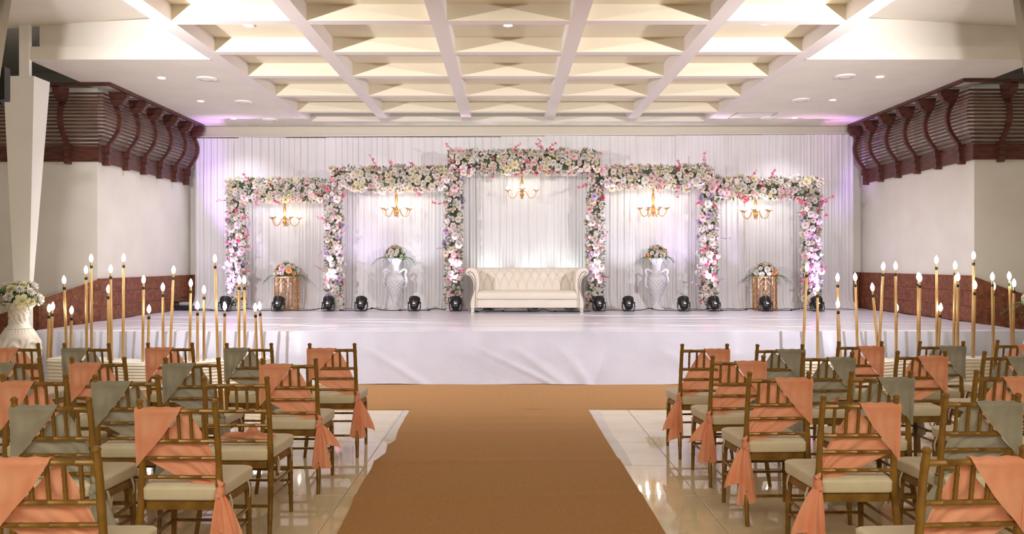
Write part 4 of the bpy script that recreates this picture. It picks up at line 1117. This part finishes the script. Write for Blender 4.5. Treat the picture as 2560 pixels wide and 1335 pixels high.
# (row, place words, left post px or None, right post px or None, post top py, colour)
LCH = [(1, 'left picture edge', None, 95, 858, 'peach'), (1, 'second from left', 159.5, 273, 858, 'grey'), (1, 'third from left', 369, 481, 857, 'peach'),
       (1, 'next to the aisle-end chair', 566, 679, 858, 'grey'), (1, 'at the aisle end', 774.5, 886, 858.5, 'peach'),
       (2, 'left picture edge', None, 99, 893, 'grey'), (2, 'second from left', 180, 310, 893, 'peach'), (2, 'next to the aisle-end chair', 413.6, 546, 894, 'grey'), (2, 'at the aisle end', 659.6, 785.7, 896, 'peach'),
       (3, 'left picture edge', 7, 164, 936, 'peach'), (3, 'in the middle', 244, 387, 937, 'grey'), (3, 'aisle end with bare back', 513, 664, 941, None),
       (4, 'left picture edge', 37, 219.6, 994, 'grey'), (4, 'at the aisle end', 346, 539, 999, 'peach'), (5, 'cut by the bottom left corner', None, 239, 1118, 'peach')]
RCH = [(1, 'at the aisle end', 1705.7, 1818, 860, 'peach'), (1, 'next to the aisle-end chair', 1892, 2008, 861, 'grey'), (1, 'third from the aisle', 2096, 2205.4, 853.5, 'peach'),
       (1, 'fourth from the aisle', 2301, 2407.5, 853, 'grey'), (1, 'against the right picture edge', 2493, None, 850, 'peach'),
       (2, 'at the aisle end', 1782, 1909, 889, 'peach'), (2, 'next to the aisle-end chair', 2007, 2132, 880, 'grey'), (2, 'third from the aisle', 2237, 2370.5, 877, 'peach'), (2, 'against the right picture edge', 2460.6, None, 878, 'grey'),
       (3, 'at the aisle end', 1874, 2023, 929, 'peach'), (3, 'in the middle', 2126, 2280, 927.5, 'grey'), (3, 'against the right picture edge', 2441, None, 926, 'peach'),
       (4, 'at the aisle end', 2058, 2242, 988, 'peach'), (4, 'against the right picture edge', 2363, 2548, 984, 'grey'), (5, 'cut by the bottom right corner', 2326, 2553, 1117, 'peach')]
RW = ['', 'front', 'second', 'third', 'fourth', 'fifth']
r_ = random.Random(99); idx = 0
for side, lst in (('left', LCH), ('right', RCH)):
    for (row, where, pl, pr_, py, col) in lst:
        Yt = (HT-EYE)*F/(655-py)
        if pl is None: xc = PX(pr_, Yt)-CW/2
        elif pr_ is None: xc = PX(pl, Yt)+CW/2
        else: xc = PX((pl+pr_)/2, Yt)
        rz = math.radians(r_.uniform(-1.5, 1.5))
        if side == 'right': rz += math.radians(1.5)
        if side == 'right' and row == 5: rz = math.radians(4)
        X = xc-.24*sin(rz); Y = Yt+.24*cos(rz)
        cw = {'peach': 'peach sash', 'grey': 'grey sash', None: 'no sash'}[col]
        idx += 1
        chair(X, Y, rz, 'gold chair with %s, %s row of %s block, %s' % (cw, RW[row], side, where), col, 100+idx % 6, side == 'right', 'chairs of the %s block' % side)
        if side == 'left' and row == 3 and col is None: LOOSE = (X, Y, .503)
# loose peach sash lying on the bare chair
m = MB()
def loose(u, v):
    a = u*2*PI; x = -.15+.30*u; w_ = .06*sin(PI*min(1, max(0, u)))+.02
    y = -.02+.10*(v-.5)*(1+.4*sin(a*1.5))+.04*sin(a)
    z = .012+.020*abs(sin(v*8+a))+.075*math.exp(-((u-.62)/.14)**2)*math.exp(-((v-.6)/.3)**2)
    return (x, y, z)
m.grid(loose, 50, 22)
m.grid(lambda u, v: (.0+.16*u-.03*v, .02-.12*u*(v-.2), .014+.03*sin(u*5+v*6)**2*(1-u)+.0), 20, 14)
tag(m.build('loose_sash', M['peach'], None, LOOSE, angle=180), 'crumpled peach sash lying loose on a bare chair seat', 'sash')
